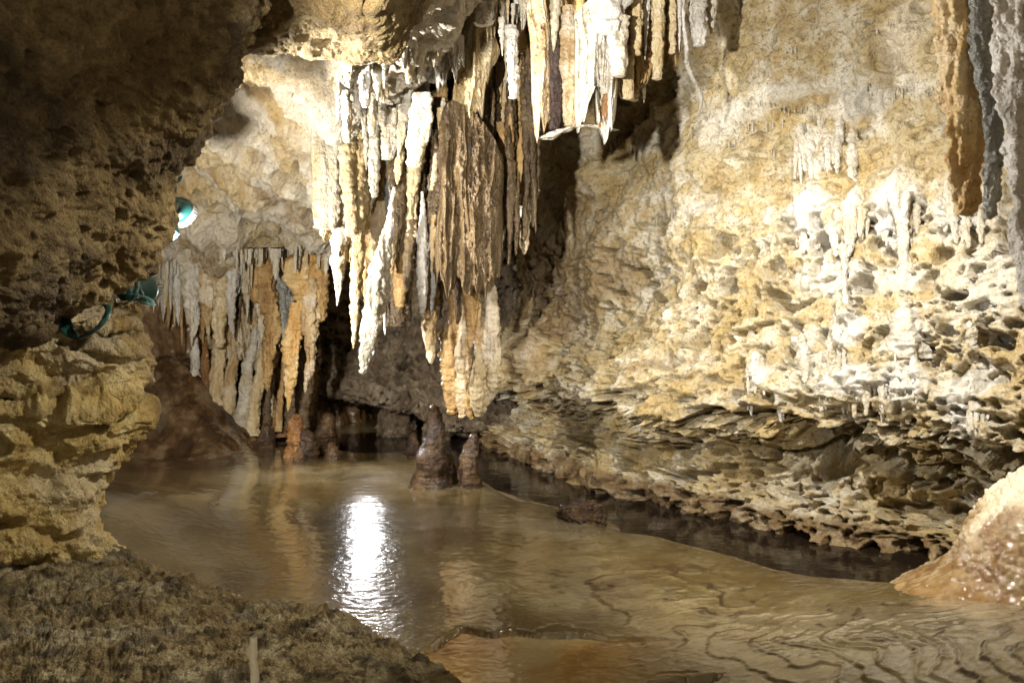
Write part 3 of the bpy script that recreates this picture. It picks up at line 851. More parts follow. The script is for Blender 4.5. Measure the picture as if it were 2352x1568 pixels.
S((930, 600), (934, 738), 5.35, 28, 'blunt', 'brown', 'short dark flat ended stalactite left of the grey finger', GM)
S((960, 200), (900, 330), 5.2, 60, 'carrot', 'ochre', 'ochre streaked mass behind the white blades', GM)
S((1172, 380), (1168, 565), 5.3, 32, 'cone', 'ochre', 'brown pointed stalactite right of the big drapery', GM)
S((1190, 400), (1190, 530), 5.5, 26, 'carrot', 'cream', 'pale short stalactite against the brown wall right of the drapery', GM)
S((1205, 200), (1190, 390), 5.35, 40, 'blade', 'ochre', 'ochre blade under the dark recess of the fissure', GM)

rnq = random.Random(23)
for k in range(44):
    x = rnq.uniform(835, 1008); yt = rnq.uniform(270, 430); yb = min(770, yt + rnq.uniform(120, 330))
    S((x + rnq.uniform(0, 14), yt), (x - rnq.uniform(0, 8), yb), rnq.uniform(4.95, 5.25), rnq.uniform(16, 36), rnq.choice(['leaf', 'carrot', 'leaf', 'blade']), rnq.choice(['brown', 'ochre', 'mixed', 'brown', 'cream', 'slate']),
      'ribbed brown or tan stalactite packed between the white group and the big drapery', 'packed stalactites beside the big drapery', nth=32, flute=.32, flat=rnq.uniform(.5, .9))
for k in range(26):
    x = rnq.uniform(1120, 1215); yt = rnq.uniform(150, 420); yb = min(690, yt + rnq.uniform(100, 260))
    S((x, yt), (x - rnq.uniform(-6, 8), yb), rnq.uniform(5.1, 5.5), rnq.uniform(14, 30), rnq.choice(['leaf', 'carrot', 'leaf']), rnq.choice(['brown', 'ochre', 'brown', 'mixed']),
      'brown stalactite packed between the big drapery and the wall', 'packed stalactites right of the big drapery', nth=28, flute=.3)

# ---- big brown drapery, one fluted sheet with a slanting hem
def drapery(name, top, bottom, d0, thick, mat, label, group, folds, amp, nu=220, nv=230, seed=0, d1=None):
    top = np.array([P(x, y, d0) for x, y in top]); bot = np.array([P(x, y, d1 or d0) for x, y in bottom])
    T = catmull(top, nu); B = catmull(bot, nu)
    v = np.linspace(0, 1, nv)[None, :, None]
    G = T[:, None, :] * (1 - v) + B[:, None, :] * v
    q = G.reshape(-1, 3)
    fold = noise(q + 0.035 * noise(q, (2.5, 2.5, 1.6), 2, off=seed + 20)[:, None], (folds, 1, 0.55), 3, 0.55, off=seed, kind='ridge').reshape(nu, nv)
    edge = np.sin(np.linspace(0, math.pi, nu))[:, None] ** 0.5
    off = amp * fold + 0.045 * noise(q, (10, 3, 6), 4, 0.6, off=seed + 7).reshape(nu, nv)
    front = G.copy(); front[..., 1] -= (thick * edge + off * edge)
    front[..., 0] += 0.02 * noise(q, (3, 3, 2.5), 2, off=seed + 3).reshape(nu, nv)
    jag = 0.16 * noise(np.stack([q[:, 0], q[:, 1] * 0, q[:, 2] * 0], 1), 13, 3, 0.6, off=seed + 5).reshape(nu, nv) * v[..., 0] ** 3
    front[..., 2] += jag
    back = front.copy(); back[..., 1] = G[..., 1] + thick * edge - 0.3 * off
    loop = np.concatenate([front, back[::-1]], 0)
    hem = loop.copy()
    hem = loop[:, -1:, :].copy(); hem[..., 1] = hem[..., 1].mean(); hem[..., 2] -= 0.004
    loop = np.concatenate([loop, hem], 1)
    me = mesh_from_grid(name, np.swapaxes(loop, 0, 1), wrap=True, flip=False)
    return tag(add_obj(name, me, M[mat], origin=tuple(top.mean(0))), label, 'drapery', group)

drapery('drapery', [(1006, 300), (1030, 250), (1075, 262), (1112, 290), (1140, 330), (1158, 380)], [(1000, 634), (1032, 650), (1072, 678), (1096, 664), (1128, 668), (1148, 640)], 5.0, 0.055, 'brown',
        'big folded dark brown drapery hanging at the centre of the main cluster', GM, 7, 0.10, seed=3)
drapery('drapery', [(1062, 40), (1095, 10), (1130, 60), (1150, 120)], [(1040, 250), (1068, 285), (1100, 262), (1118, 200)], 4.9, 0.05, 'cream',
        'smooth cream flowstone drape slanting under the fissure above the brown drapery', GT, 7, 0.05, seed=13)
drapery('drapery', [(1320, 40), (1350, 20), (1390, 20), (1432, 60)], [(1322, 275), (1345, 282), (1385, 285), (1412, 292)], 4.4, 0.05, 'white',
        'wide bright white drape with an orange streaked right edge in the high cluster', GT, 10, 0.07, seed=23)
drapery('drapery', [(1210, 20), (1225, 0), (1248, 10), (1262, 60)], [(1222, 250), (1238, 300), (1256, 330), (1268, 315)], 4.45, 0.045, 'mixed',
        'long tan drape at the left edge of the high cluster reaching a pointed corner', GT, 12, 0.05, seed=33)
drapery('drapery', [(984, 90), (1000, 80), (1030, 80), (1066, 85)], [(984, 178), (1002, 180), (1032, 176), (1066, 174)], 4.75, 0.045, 'grey',
        'short grey white fluted drape with a flat hem under the fissure lip', GT, 16, 0.04, nv=90, seed=43)
S((1424, 120), (1378, 292), 4.33, 26, 'blade', 'rust', 'rusty orange streaked strip down the right edge of the white drape', GT, flat=.6, flute=.3)
S((1252, 318), (1408, 300), 4.36, 34, 'blunt', 'white', 'broken horizontal white slab edge joining the hems of the high drapes', GT, name='calcite_ledge', cat='calcite ledge', mid=(1330, 290), lump=.3)

drapery('drapery', [(832, 300), (880, 280), (940, 270), (1012, 250)], [(838, 600), (880, 640), (940, 590), (1010, 620)], 5.45, 0.06, 'brown', 'fluted dark brown flowstone sheet behind the packed stalactites of the main cluster', GM, 8, 0.10, seed=53)
drapery('drapery', [(1110, 120), (1150, 60), (1190, 30), (1222, 20)], [(1122, 560), (1150, 520), (1185, 450), (1218, 420)], 5.55, 0.06, 'ochre', 'tall ochre flowstone sheet in the dark recess right of the big drapery', GM, 8, 0.10, seed=63)
drapery('drapery', [(1215, -70), (1330, -70), (1450, -70), (1565, -70)], [(1225, 200), (1330, 230), (1450, 190), (1560, 130)], 4.75, 0.06, 'ochre', 'ochre fluted sheet behind the columns of the high cluster', GT, 9, 0.08, seed=73)
drapery('drapery', [(715, 270), (760, 255), (810, 250), (860, 250)], [(722, 480), (765, 560), (815, 600), (850, 480)], 5.15, 0.05, 'cream', 'cream fluted sheet behind the white stalactites of the main cluster', GM, 9, 0.08, seed=83)
drapery('drapery', [(425, 588), (520, 588), (640, 585), (745, 570)], [(435, 740), (520, 800), (640, 830), (735, 720)], 7.6, 0.06, 'mixed', 'fluted tan flowstone sheet behind the pendants of the back curtain', GC, 7, 0.12, nu=320, seed=93)

# ---- high cluster
S((1176, 60), (1177, 228), 4.5, 27, 'blunt', 'grey', 'straight pale grey cylinder with a cut off end hanging before a dark recess', GT, ring=.08, flute=.08)
S((1152, 40), (1153, 130), 4.55, 16, 'cone', 'white', 'small white stalactite left of the straight grey cylinder', GT)
S((1272, 90), (1274, 300), 4.42, 32, 'blunt', 'maroon', 'dark maroon column between the tan drape and the white drape', GT)
S((1272, -20), (1272, 120), 4.38, 26, 'cone', 'white', 'white tipped stalactite hanging over the dark maroon column', GT)
S((1308, 20), (1310, 295), 4.45, 40, 'blunt', 'mixed', 'brownish ribbed column left of the bright white drape', GT, flute=.3)
S((1422, 40), (1424, 178), 4.25, 44, 'blunt', 'white', 'blunt bright white stalactite over the right corner of the white drape', GT)
S((1398, -40), (1400, 80), 4.25, 72, 'blunt', 'grey', 'thick grey white stub with a ledge like end at the top edge', GT, lump=.25)
S((1370, -30), (1368, 78), 4.3, 20, 'blunt', 'maroon', 'short dark maroon stub beside the thick grey white stub', GT)
S((1462, -30), (1462, 130), 4.4, 30, 'blunt', 'cream', 'cream column immediately right of the blunt bright white stalactite', GT)
S((1440, 110), (1441, 230), 4.45, 28, 'blunt', 'cream', 'tan square ended stub below the cream column', GT)
S((1464, 90), (1464, 200), 4.6, 16, 'cone', 'ochre', 'narrow ochre stalactite behind the tan square ended stub', GT)
S((1485, -30), (1482, 140), 4.5, 16, 'cone', 'grey', 'thin grey stalactite between two cream columns of the high cluster', GT)
S((1508, -30), (1510, 185), 4.5, 30, 'blunt', 'cream', 'long cream column with a flat end right of the thin grey stalactite', GT)
S((1541, -20), (1541, 125), 4.6, 20, 'blunt', 'cream', 'cream finger standing clear against the dark slot in the high cluster', GT)
S((1561, -20), (1560, 122), 4.6, 13, 'cone', 'grey', 'thin pale needle right of the cream finger', GT)
S((1600, -30), (1603, 110), 4.7, 44, 'blade', 'grey', 'blue grey fluted stalactite at the right end of the high cluster', GT, flute=.3)
S((1635, -30), (1632, 80), 4.8, 30, 'cone', 'white', 'pale fluted stalactite fading into the wall right of the blue grey one', GT)
S((1240, -30), (1238, 60), 4.5, 30, 'cone', 'white', 'white stub at the top left of the tan drape', GT)
S((1335, -30), (1333, 90), 4.4, 22, 'cone', 'amber', 'amber stub above the left half of the white drape', GT)
S((1115, -10), (1112, 60), 4.55, 40, 'blunt', 'white', 'white chunky stub under the bright fissure lip', GT, lump=.3)
S((1205, -10), (1203, 70), 4.6, 26, 'cone', 'white', 'white stub right of the straight grey cylinder', GT)
# thin curling ribbon
rb = [(1566, -20, 4.62), (1570, 60, 4.62), (1576, 110, 4.66), (1578, 150, 4.72), (1592, 182, 4.8), (1606, 210, 4.86), (1610, 240, 4.9), (1600, 268, 4.95)]
me = drip_mesh('flowstone_ribbon', [P(*q) for q in rb], [0.014, .012, .012, .013, .013, .012, .011, .006], nth=16, nz=120, flute=.1)
tag(add_obj('flowstone_ribbon', me, M['grey'], origin=tuple(P(*rb[0]))), 'thin pale curling ribbon of calcite running down right of the high cluster', 'calcite ribbon')

# dark stalactites filling the depth of both clusters
rnd = random.Random(11)
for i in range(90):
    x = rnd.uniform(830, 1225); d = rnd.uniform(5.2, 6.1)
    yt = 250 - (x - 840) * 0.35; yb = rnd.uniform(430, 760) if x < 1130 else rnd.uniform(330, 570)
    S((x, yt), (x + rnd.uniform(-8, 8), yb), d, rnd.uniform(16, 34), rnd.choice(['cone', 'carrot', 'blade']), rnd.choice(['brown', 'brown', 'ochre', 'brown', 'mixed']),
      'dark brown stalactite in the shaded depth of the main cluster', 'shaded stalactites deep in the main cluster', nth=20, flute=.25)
for i in range(22):
    x = rnd.uniform(1130, 1560); d = rnd.uniform(4.75, 5.1)
    S((x, -60), (x + rnd.uniform(-5, 5), rnd.uniform(60, 240)), d, rnd.uniform(18, 34), rnd.choice(['cone', 'blunt', 'carrot']), rnd.choice(['ochre', 'cream', 'brown', 'mixed', 'cream']),
      'ochre stalactite in the second rank behind the high cluster', 'second rank of the high cluster', nth=20)
for i in range(40):
    x = rnd.uniform(990, 1260); d = rnd.uniform(4.55, 4.9)
    y0 = rnd.uniform(-10, 50)
    S((x, y0 - 25), (x, y0 + rnd.uniform(15, 60)), d, rnd.uniform(6, 14), 'cone', rnd.choice(['white', 'white', 'cream']),
      'little white drip in the fringe under the bright fissure lip', 'white drips of the fissure lip', nth=12, name='dripstone', cat='dripstone')

for i in range(130):
    x = rnd.uniform(770, 1190); y = rnd.uniform(20, 290)
    if y < 250 - (x - 760) * 0.95 or (x > 1060 and y > 70): continue
    h = chit(x, y)
    sz = rnd.uniform(.5, 1.3)
    S((x, y - 22 * sz), (x + rnd.uniform(-3, 3), y + 58 * sz), h[1] - 0.05, 22 * sz, rnd.choice(['carrot', 'blade', 'cone']), rnd.choice(['white', 'white', 'cream', 'grey', 'cream']),
      'white dripstone crowding the sloping rock left of the high cluster', 'dripstone on the slope of the fissure', nth=20, name='dripstone', cat='dripstone', flute=.3)

# ---- back curtain
C = [((444, 590), (442, 792), 38, 'carrot', 'white', 'white stalactite with a thick top, left of the tan wavy ones in the back curtain'),
     ((480, 590), (478, 772), 34, 'carrot', 'mixed', 'tan lumpy stalactite right of the white forked one in the back curtain'),
     ((508, 590), (505, 800), 28, 'blade', 'cream', 'cream blade of the back curtain between the tan lumpy one and the blue grey one'),
     ((540, 590), (531, 780), 30, 'cone', 'grey', 'blue grey pointed stalactite in the middle of the back curtain'),
     ((566, 590), (566, 735), 24, 'cone', 'white', 'white stalactite right of the blue grey one in the back curtain'),
     ((590, 590), (602, 784), 34, 'carrot', 'white', 'pale wide stalactite left of the long wavy tan one'),
     ((620, 585), (617, 900), 48, 'carrot', 'ochre', 'long wavy tan stalactite, longest of the back curtain, above the orange stalagmite'),
     ((656, 600), (651, 814), 32, 'carrot', 'slate', 'dark grey rough stalactite between the long tan one and the yellow wedge'),
     ((712, 550), (702, 772), 68, 'carrot', 'amber', 'broad glowing yellow wedge at the right end of the back curtain'),
     ((682, 720), (663, 945), 30, 'carrot', 'amber', 'thin twisted yellow stalactite reaching down to the orange stalagmites'),
     ((724, 640), (705, 902), 36, 'carrot', 'mixed', 'ragged brown and white stalactite right of the twisted yellow one'),
     ((742, 560), (735, 740), 22, 'blade', 'ochre', 'brown strip along the right side of the yellow wedge')]
for a, b, w, pf, mt, lb in C:
    S(a, b, 7.1, w * 1.1, pf, mt, lb, GC, up=.1, lump=.26, flute=.3, wob=.5)
LO = [((448, 760), (450, 940), 26, 'spindle', 'grey', 'grey white column footed on the flowstone bank at the left of the lower tier'),
      ((472, 770), (474, 960), 22, 'spindle', 'rust', 'thin orange column in the lower tier of the back curtain'),
      ((508, 690), (492, 965), 32, 'spindle', 'cream', 'cream column right of the thin orange one, leaning left'),
      ((540, 800), (516, 985), 38, 'spindle', 'mixed', 'leaning tan column with orange foot in the lower tier'),
      ((586, 750), (546, 1000), 32, 'spindle', 'white', 'leaning white pipe, upper of the slanting pipes near the pool'),
      ((602, 800), (576, 1000), 32, 'spindle', 'cream', 'leaning cream pipe, rightmost of the slanting pipes near the pool')]
for a, b, w, pf, mt, lb in LO:
    S(a, b, 7.35, w, pf, mt, lb, GC, name='dripstone_column', cat='dripstone column', d2=7.25, flute=.16)
for i in range(84):
    x = 300 + 440 * (i + rnd.random()) / 84
    yb = rnd.uniform(640, 800) if x > 420 else 640 + (x - 300) * 1.0 + rnd.uniform(-20, 40)
    S((x, 588), (x + rnd.uniform(-6, 6), yb), rnd.uniform(7.15, 7.7), rnd.uniform(10, 24) if x < 430 else rnd.uniform(16, 32), rnd.choice(['cone', 'carrot', 'cone']),
      rnd.choice(['cream', 'ochre', 'mixed', 'grey', 'brown', 'cream', 'rust']), 'stalactite in the crowded rear rank of the back curtain', 'rear rank of the back curtain', nth=18, up=.06)
for i in range(26):
    x = 470 + 260 * (i + rnd.random()) / 26
    S((x + 10, rnd.uniform(690, 780)), (x - 8, 990), rnd.uniform(7.45, 7.9), rnd.uniform(16, 34), 'spindle', rnd.choice(['cream', 'ochre', 'brown', 'mixed', 'brown']),
      'column in the shaded lower rank behind the slanting pipes', 'lower rank of the back curtain', nth=18, name='dripstone_column', cat='dripstone column')
for i in range(84):
    x = 345 + 420 * rnd.random()
    yt = 592 - max(0, x - 640) * 0.14
    S((x, yt - 20), (x, yt + rnd.choice([2, 6, 10, 18, 30, 52]) * rnd.uniform(.6, 1.4)), rnd.uniform(6.75, 7.1), rnd.choice([4, 6, 9, 14, 22]) * rnd.uniform(.8, 1.2), 'needle', 'white', 'short white straw hanging from the lip of the low ceiling', 'straws along the low ceiling lip', nth=10, name='soda_straw', cat='straw stalactite')

# ---- fused dripstone at the foot of the wall (right of the cavity)
S((1046, 640), (1040, 955), 5.6, 60, 'leaf', 'ochre', 'lumpy ochre dripstone hanging over the cavity edge, left of the swollen column', 'dripstone at the wall foot', flute=.25)
S((1066, 700), (1062, 962), 5.55, 44, 'leaf', 'mixed', 'cream dripstone hanging just right of the lumpy ochre one', 'dripstone at the wall foot', flute=.25)
S((1122, 600), (1112, 890), 5.6, 56, 'swell', 'mixed', 'swollen column tapering upward beside the brown wall', 'dripstone at the wall foot', name='dripstone_column', cat='dripstone column')
S((1104, 800), (1098, 958), 5.5, 44, 'leaf', 'cream', 'short pointed cream dripstone under the swollen column', 'dripstone at the wall foot', flute=.25)
S((1150, 800), (1100, 945), 5.55, 56, 'leaf', 'cream', 'pale flowstone lobe joining the swollen column to the wall', 'dripstone at the wall foot', lump=.25)
S((1052, 860), (1085, 965), 5.55, 32, 'leaf', 'ochre', 'small ochre drip between the cream dripstones', 'dripstone at the wall foot')

# ---- stalagmites rising from the floor
def stalagmite(px, ytop, ybase, w, mat, label, prof=None, zb=0.0, lean=0, group=None, lump=.16):
    w = w * 1.18 if group and px < 800 else w
    B = FLOOR(px, ybase, zb); d = B[1]
    T = P(px + lean, ytop, d)
    prof = prof or [(0, 1.7), (.05, 1.3), (.12, 1.05), (.3, .95), (.5, .86), (.68, .62), (.82, .5), (.92, .42), (.97, .28), (1, .02)]
    ts = np.array([q[0] for q in prof]); rs = np.array([q[1] for q in prof]) * w / F * d / 2
    tt = np.unique(np.concatenate([np.linspace(0, 1, 16), [.97, .99]]))
    B2 = B - np.array([0, 0, 0.06])
    L = np.array([B2 + (T - B2) * t for t in tt])
    me = drip_mesh('stalagmite', L, np.interp(tt, ts, rs), nth=44, nz=110, flat=.95, flute=.12, fl_freq=7, lump=lump, ring=.05)
    return tag(add_obj('stalagmite', me, M[mat], origin=tuple(B)), label, 'stalagmite', group)

GS = 'stalagmites standing in the shallow pool'
stalagmite(990, 928, 1112, 80, 'mud', 'tallest wet brown stalagmite with a tan tip standing in the middle of the pool', group=GS, lean=8, prof=[(0, 1.5), (.04, 1.2), (.15, 1), (.32, .98), (.42, .92), (.5, .72), (.66, .6), (.8, .5), (.9, .42), (.97, .3), (1, .02)])
stalagmite(1088, 992, 1114, 54, 'mud', 'shorter wet brown stalagmite right of the tallest one', group=GS, lean=3)
stalagmite(1036, 1030, 1108, 30, 'mud', 'dark low stump close against the right side of the tallest stalagmite', group=GS)
stalagmite(953, 992, 1024, 34, 'mud', 'small brown stump behind the left side of the tallest stalagmite', group=GS)
stalagmite(636, 872, 985, 44, 'rust', 'orange stalagmite under the long wavy tan stalactite', group=GS, zb=.1)
stalagmite(612, 970, 1026, 42, 'mud', 'dark squat stalagmite at the left end of the rear stalagmite group', group=GS)
stalagmite(672, 950, 1045, 50, 'rust', 'lumpy orange stalagmite in the middle of the rear group', group=GS, lump=.3)
stalagmite(690, 890, 1000, 40, 'mud', 'brown stalagmite behind the lumpy orange one', group=GS)
stalagmite(685, 1026, 1062, 22, 'mud', 'tiny brown stump at the front of the rear group', group=GS)
stalagmite(752, 945, 1030, 52, 'mud', 'dark pointed stalagmite at the right of the rear group', group=GS, lean=4)
stalagmite(763, 1015, 1050, 36, 'mud', 'small round brown stump in front of the dark pointed stalagmite', group=GS)
stalagmite(710, 985, 1046, 46, 'mud', 'low brown hump joining the rear stalagmites', group=GS, lump=.3)
# lumps
def lump_stone(px, ybase, w, h, mat, name, label, cat, zb=0.0, dep=0.8, seed=0, amp=.25, freq=3.0, group=None, nu=90, nv=120):
    B = FLOOR(px, ybase, zb); d = B[1]; rx = w / F * d / 2; rz = h / F * d
    ph = np.linspace(0.001, math.pi * 0.72, nu)[:, None]; th = np.linspace(0, 2 * math.pi, nv, endpoint=False)[None, :]
    n = np.stack([np.sin(ph) * np.cos(th), np.sin(ph) * np.sin(th), np.cos(ph) + 0 * th], -1)
    q = n.reshape(-1, 3)
    r = 1 + amp * noise(q, freq * .5, 4, .55, off=seed) + amp * .3 * noise(q, freq * 2.2, 3, off=seed + 4, kind='billow')
    V = q * r[:, None] * np.array([rx, rx * dep, rz]) + B + np.array([0, rx * dep, 0])
    me = mesh_from_grid(name, V.reshape(nu, nv, 3), wrap=True, flip=True, attrs=(None, 0.5 + 0.5 * noise(q, 3, 2), np.ones(len(q))))
    return tag(add_obj(name, me, M[mat], origin=tuple(B)), label, cat, group)

lump_stone(1340, 1202, 104, 46, 'mud', 'mud_lump', 'dark wet lump of mud on the edge of the water channel', 'mud lump', seed=5, amp=.25, freq=3)
lump_stone(905, 990, 90, 60, 'porous', 'boulder', 'dark wet boulder lying in the low cavity at the back', 'boulder', seed=15)
lump_stone(1000, 1000, 70, 34, 'porous', 'boulder', 'low dark stone behind the tallest stalagmite', 'boulder', seed=16)
lump_stone(1545, 258, 0, 0, 'mud', 'stone', None, None) if False else None

# ---- flowstone mound at the right edge
B = FLOOR(2330, 1380, 0.12)
ph = np.linspace(0.001, math.pi * 0.62, 260)[:, None]; th = np.linspace(0, 2 * math.pi, 360, endpoint=False)[None, :]
n = np.stack([np.sin(ph) * np.cos(th), np.sin(ph) * np.sin(th), np.cos(ph) + 0 * th], -1).reshape(-1, 3)
r = 1 + .10 * noise(n, 1.2, 2, off=8) + .03 * noise(n, (5, 5, 3), 3, off=9)
F1, F2, ID = worley(n, 15, off=4)
r += 0.045 * (0.6 - F1)
F1, F2, ID = worley(n, 30, off=6)
r += 0.018 * (0.6 - F1)
skirt = (1 + 0.55 * sstep(0.30, -0.25, n[:, 2]) ** 1.3)[:, None] * np.array([1, 1, 0]) + np.array([0, 0, 1])
V = n * r[:, None] * skirt * np.array([0.46, 0.46, 0.54]) + np.array([2.28, 3.15, 0.10])
tanside = sstep(-0.42, -0.80, n[:, 0] + 0.3 * noise(n, 2, 3, off=14))
lowm = sstep(0.35, 0.05, n[:, 2])
M['mound'] = rock_mat('glossy_pale_flowstone', (0.42, 0.33, 0.18), (0.33, 0.22, 0.085), (0.52, 0.45, 0.31), (0.15, 0.08, 0.028), 0.16, 2.5, white=(0.58, 0.52, 0.40), wetrough=0.08, bumps=0.12, speck=0.15)
M['mound'].node_tree.nodes['Principled BSDF'].inputs['Coat Weight'].default_value = 0.8; M['mound'].node_tree.nodes['Principled BSDF'].inputs['Coat Roughness'].default_value = 0.06
me = mesh_from_grid('flowstone_mound', V.reshape(260, 360, 3), wrap=True, flip=True, attrs=(0.9 * (1 - tanside), np.maximum(0.95 * tanside, 0.4 * lowm * tanside), np.ones(len(n))))
tag(add_obj('flowstone_mound', me, M['mound'], origin=(2.12, 3.15, 0.0)), 'glossy white and tan flowstone mound rising at the right edge of the rimstone', 'flowstone mound')

# ---- white dripstone on the right wall: placed where it grows on the wall
def wall_drip(a, b, w, prof, mat, label, group, name='stalactite', cat='stalactite', lift=0.09, **kw):
    ha = hit(*a); hb = hit(*b)
    if prof in ('column', 'waist'):
        return stal(a, b, ha[1] - lift, w, prof, mat, label, group, name, cat, **kw)
    return stal(a, b, ha[1] + 0.03, w, prof, mat, label, group, name, cat, d2=min(ha[1], hb[1]) - lift, **kw)

GW = 'white dripstone on the right wall'
WD0 = [((1838, 305), (1850, 395), 22, 'carrot', 'upper left white drip of the fan below the wall pocket'),
      ((1862, 310), (1862, 415), 20, 'carrot', 'second white drip of the fan below the wall pocket'),
      ((1885, 320), (1880, 440), 24, 'carrot', 'longest white drip of the fan below the wall pocket'),
      ((1905, 330), (1905, 405), 18, 'cone', 'short white drip in the right half of the fan below the wall pocket'),
      ((1930, 310), (1926, 400), 22, 'cone', 'white drip at the right end of the fan below the wall pocket'),
      ((1960, 330), (1955, 420), 30, 'carrot', 'broad white drip right of the fan below the wall pocket'),
      ((1830, 460), (1845, 560), 24, 'carrot', 'left drip of the brightest white flowstone on the wall'),
      ((1868, 460), (1880, 575), 30, 'carrot', 'thick white drip left of the slim white column'),
      ((1905, 455), (1915, 590), 38, 'carrot', 'broad white lobe above the slim white column'),
      ((1960, 460), (1948, 590), 34, 'carrot', 'white lobe right above the slim white column'),
      ((1985, 470), (1975, 545), 20, 'cone', 'short white drip right of the slim white column'),
      ((2040, 460), (2032, 555), 30, 'carrot', 'white drip left of the thick white column'),
      ((2180, 430), (2200, 560), 26, 'carrot', 'left long white drip under the near amber column'),
      ((2210, 440), (2225, 570), 22, 'carrot', 'right long white drip under the near amber column'),
      ((2250, 480), (2252, 560), 18, 'cone', 'short white drip under the slate grey column'),
      ((1730, 850), (1738, 1016), 26, 'carrot', 'long yellowish white drip reaching lowest over the undercut, leftmost of the lower drips'),
      ((1790, 900), (1795, 970), 26, 'carrot', 'short white lobe right of the long yellowish drip'),
      ((1890, 860), (1888, 945), 22, 'carrot', 'white drip at the left end of the lower fringe'),
      ((1922, 880), (1930, 985), 28, 'carrot', 'fat white drip in the left part of the lower fringe'),
      ((1962, 890), (1962, 960), 18, 'cone', 'small white drip near the middle of the lower fringe'),
      ((1992, 890), (1990, 955), 16, 'cone', 'narrow white drip right of the middle of the lower fringe'),
      ((2030, 870), (2026, 972), 24, 'carrot', 'long white drip in the right part of the lower fringe'),
      ((2065, 880), (2062, 965), 28, 'carrot', 'white lobe just beyond the right end of the lower fringe'),
      ((2100, 890), (2090, 975), 32, 'carrot', 'broad white lobe right of the lower fringe'),
      ((2235, 850), (2226, 945), 22, 'carrot', 'thin white drip above the long leaning one at the right'),
      ((2240, 900), (2215, 1050), 34, 'carrot', 'long leaning white drip near the mound at the right')]
for a, b, w, pf, lb in WD0:
    up_ = 0.75 * (b[1] - a[1])
    wall_drip((a[0] + (a[0] - b[0]) * .5, a[1] - up_), b, w, 'leaf', 'white', lb, GW, lump=.25, flute=.3, nth=32, flat=.7, lift=.06)
rns = random.Random(41)
for (x0, x1, y0, y1, k) in [(1825, 1935, 285, 330, 16), (1820, 1990, 430, 500, 24), (2030, 2120, 430, 480, 10), (1880, 2050, 800, 860, 26), (1715, 1760, 830, 880, 6), (1830, 1870, 800, 830, 6), (2050, 2130, 790, 860, 12), (2190, 2270, 850, 930, 12), (2170, 2250, 430, 480, 8), (2060, 2110, 740, 790, 8)]:
    for i in range(k):
        x = rns.uniform(x0, x1); y = rns.uniform(y0, y1)
        wall_drip((x, y - 30), (x + rns.uniform(-4, 4), y + rns.uniform(35, 100)), rns.uniform(8, 18), 'leaf', 'white', 'thin white streak of flowstone running down a white patch of the right wall', 'white flow streaks on the right wall',
                  'dripstone', 'dripstone', lift=.035, lump=.25, nth=16)
wall_drip((1940, 560), (1944, 728), 24, 'waist', 'white', 'slim white column joining the wall flowstone to the small stump below', GW, 'dripstone_column', 'dripstone column', lift=.12)
wall_drip((2070, 440), (2082, 712), 46, 'waist', 'white', 'thick white column standing off the right wall with a flared foot', GW, 'dripstone_column', 'dripstone column', lift=.14)
for a, b, w, lb in [((1928, 712), (1930, 790), 46, 'white rounded stump under the slim white column'), ((1842, 762), (1842, 850), 36, 'white stump on the wall shelf left of the slim column'),
                    ((1735, 806), (1735, 866), 56, 'flat white stump above the long yellowish drip'), ((2085, 700), (2085, 790), 90, 'broad white flared foot of the thick column'),
                    ((2020, 690), (2020, 750), 24, 'little white stump between the two white columns'), ((2268, 676), (2268, 770), 36, 'white stump on the shelf near the mound at the right'),
                    ((2228, 735), (2228, 800), 34, 'low white stump left of the stump near the mound')]:
    h = hit(b[0], b[1]); d = h[1] + 0.05
    T = P(a[0], a[1], d - .02); Bp = P(b[0], b[1] + 30, d + .02)
    tt = np.linspace(0, 1, 10); rs = np.interp(tt, [0, .1, .3, .6, .85, .95, 1], [1.15, 1.1, 1.0, .78, .55, .36, .02]) * w / F * d / 2
    me = drip_mesh('stalagmite', np.array([Bp + (T - Bp) * t for t in tt]), rs, nth=30, nz=60, lump=.25, flute=.2)
    tag(add_obj('stalagmite', me, M['white'], origin=tuple(Bp)), lb, 'stalagmite', 'white stumps on the right wall')
# tiny straws along the wall seams
seams = [((1640, 205), (1900, 265), 30), ((1620, 270), (1830, 300), 22), ((1980, 190), (2150, 200), 16), ((1580, 300), (1700, 320), 8), ((1660, 340), (1790, 345), 8), ((1780, 90), (1830, 95), 6),
         ((1960, 70), (2020, 75), 6), ((1880, 905), (2050, 905), 16), ((2030, 200), (2110, 215), 8), ((1500, 480), (1700, 510), 12), ((2020, 390), (2110, 400), 10), ((1400, 320), (1480, 330), 8), ((1185, 480), (1240, 520), 6)]
for (x0, y0), (x1, y1), k in seams:
    for i in range(k):
        f = (i + rnd.random()) / k
        x = x0 + (x1 - x0) * f; y = y0 + (y1 - y0) * f + rnd.gauss(0, 9)
        wall_drip((x, y - 8), (x, y + rnd.uniform(8, 28)), rnd.uniform(5, 9), 'needle', 'white', 'tiny white straw growing from a seam of the right wall', 'tiny straws on the right wall',
                  'soda_straw', 'straw stalactite', lift=.015, nth=8)

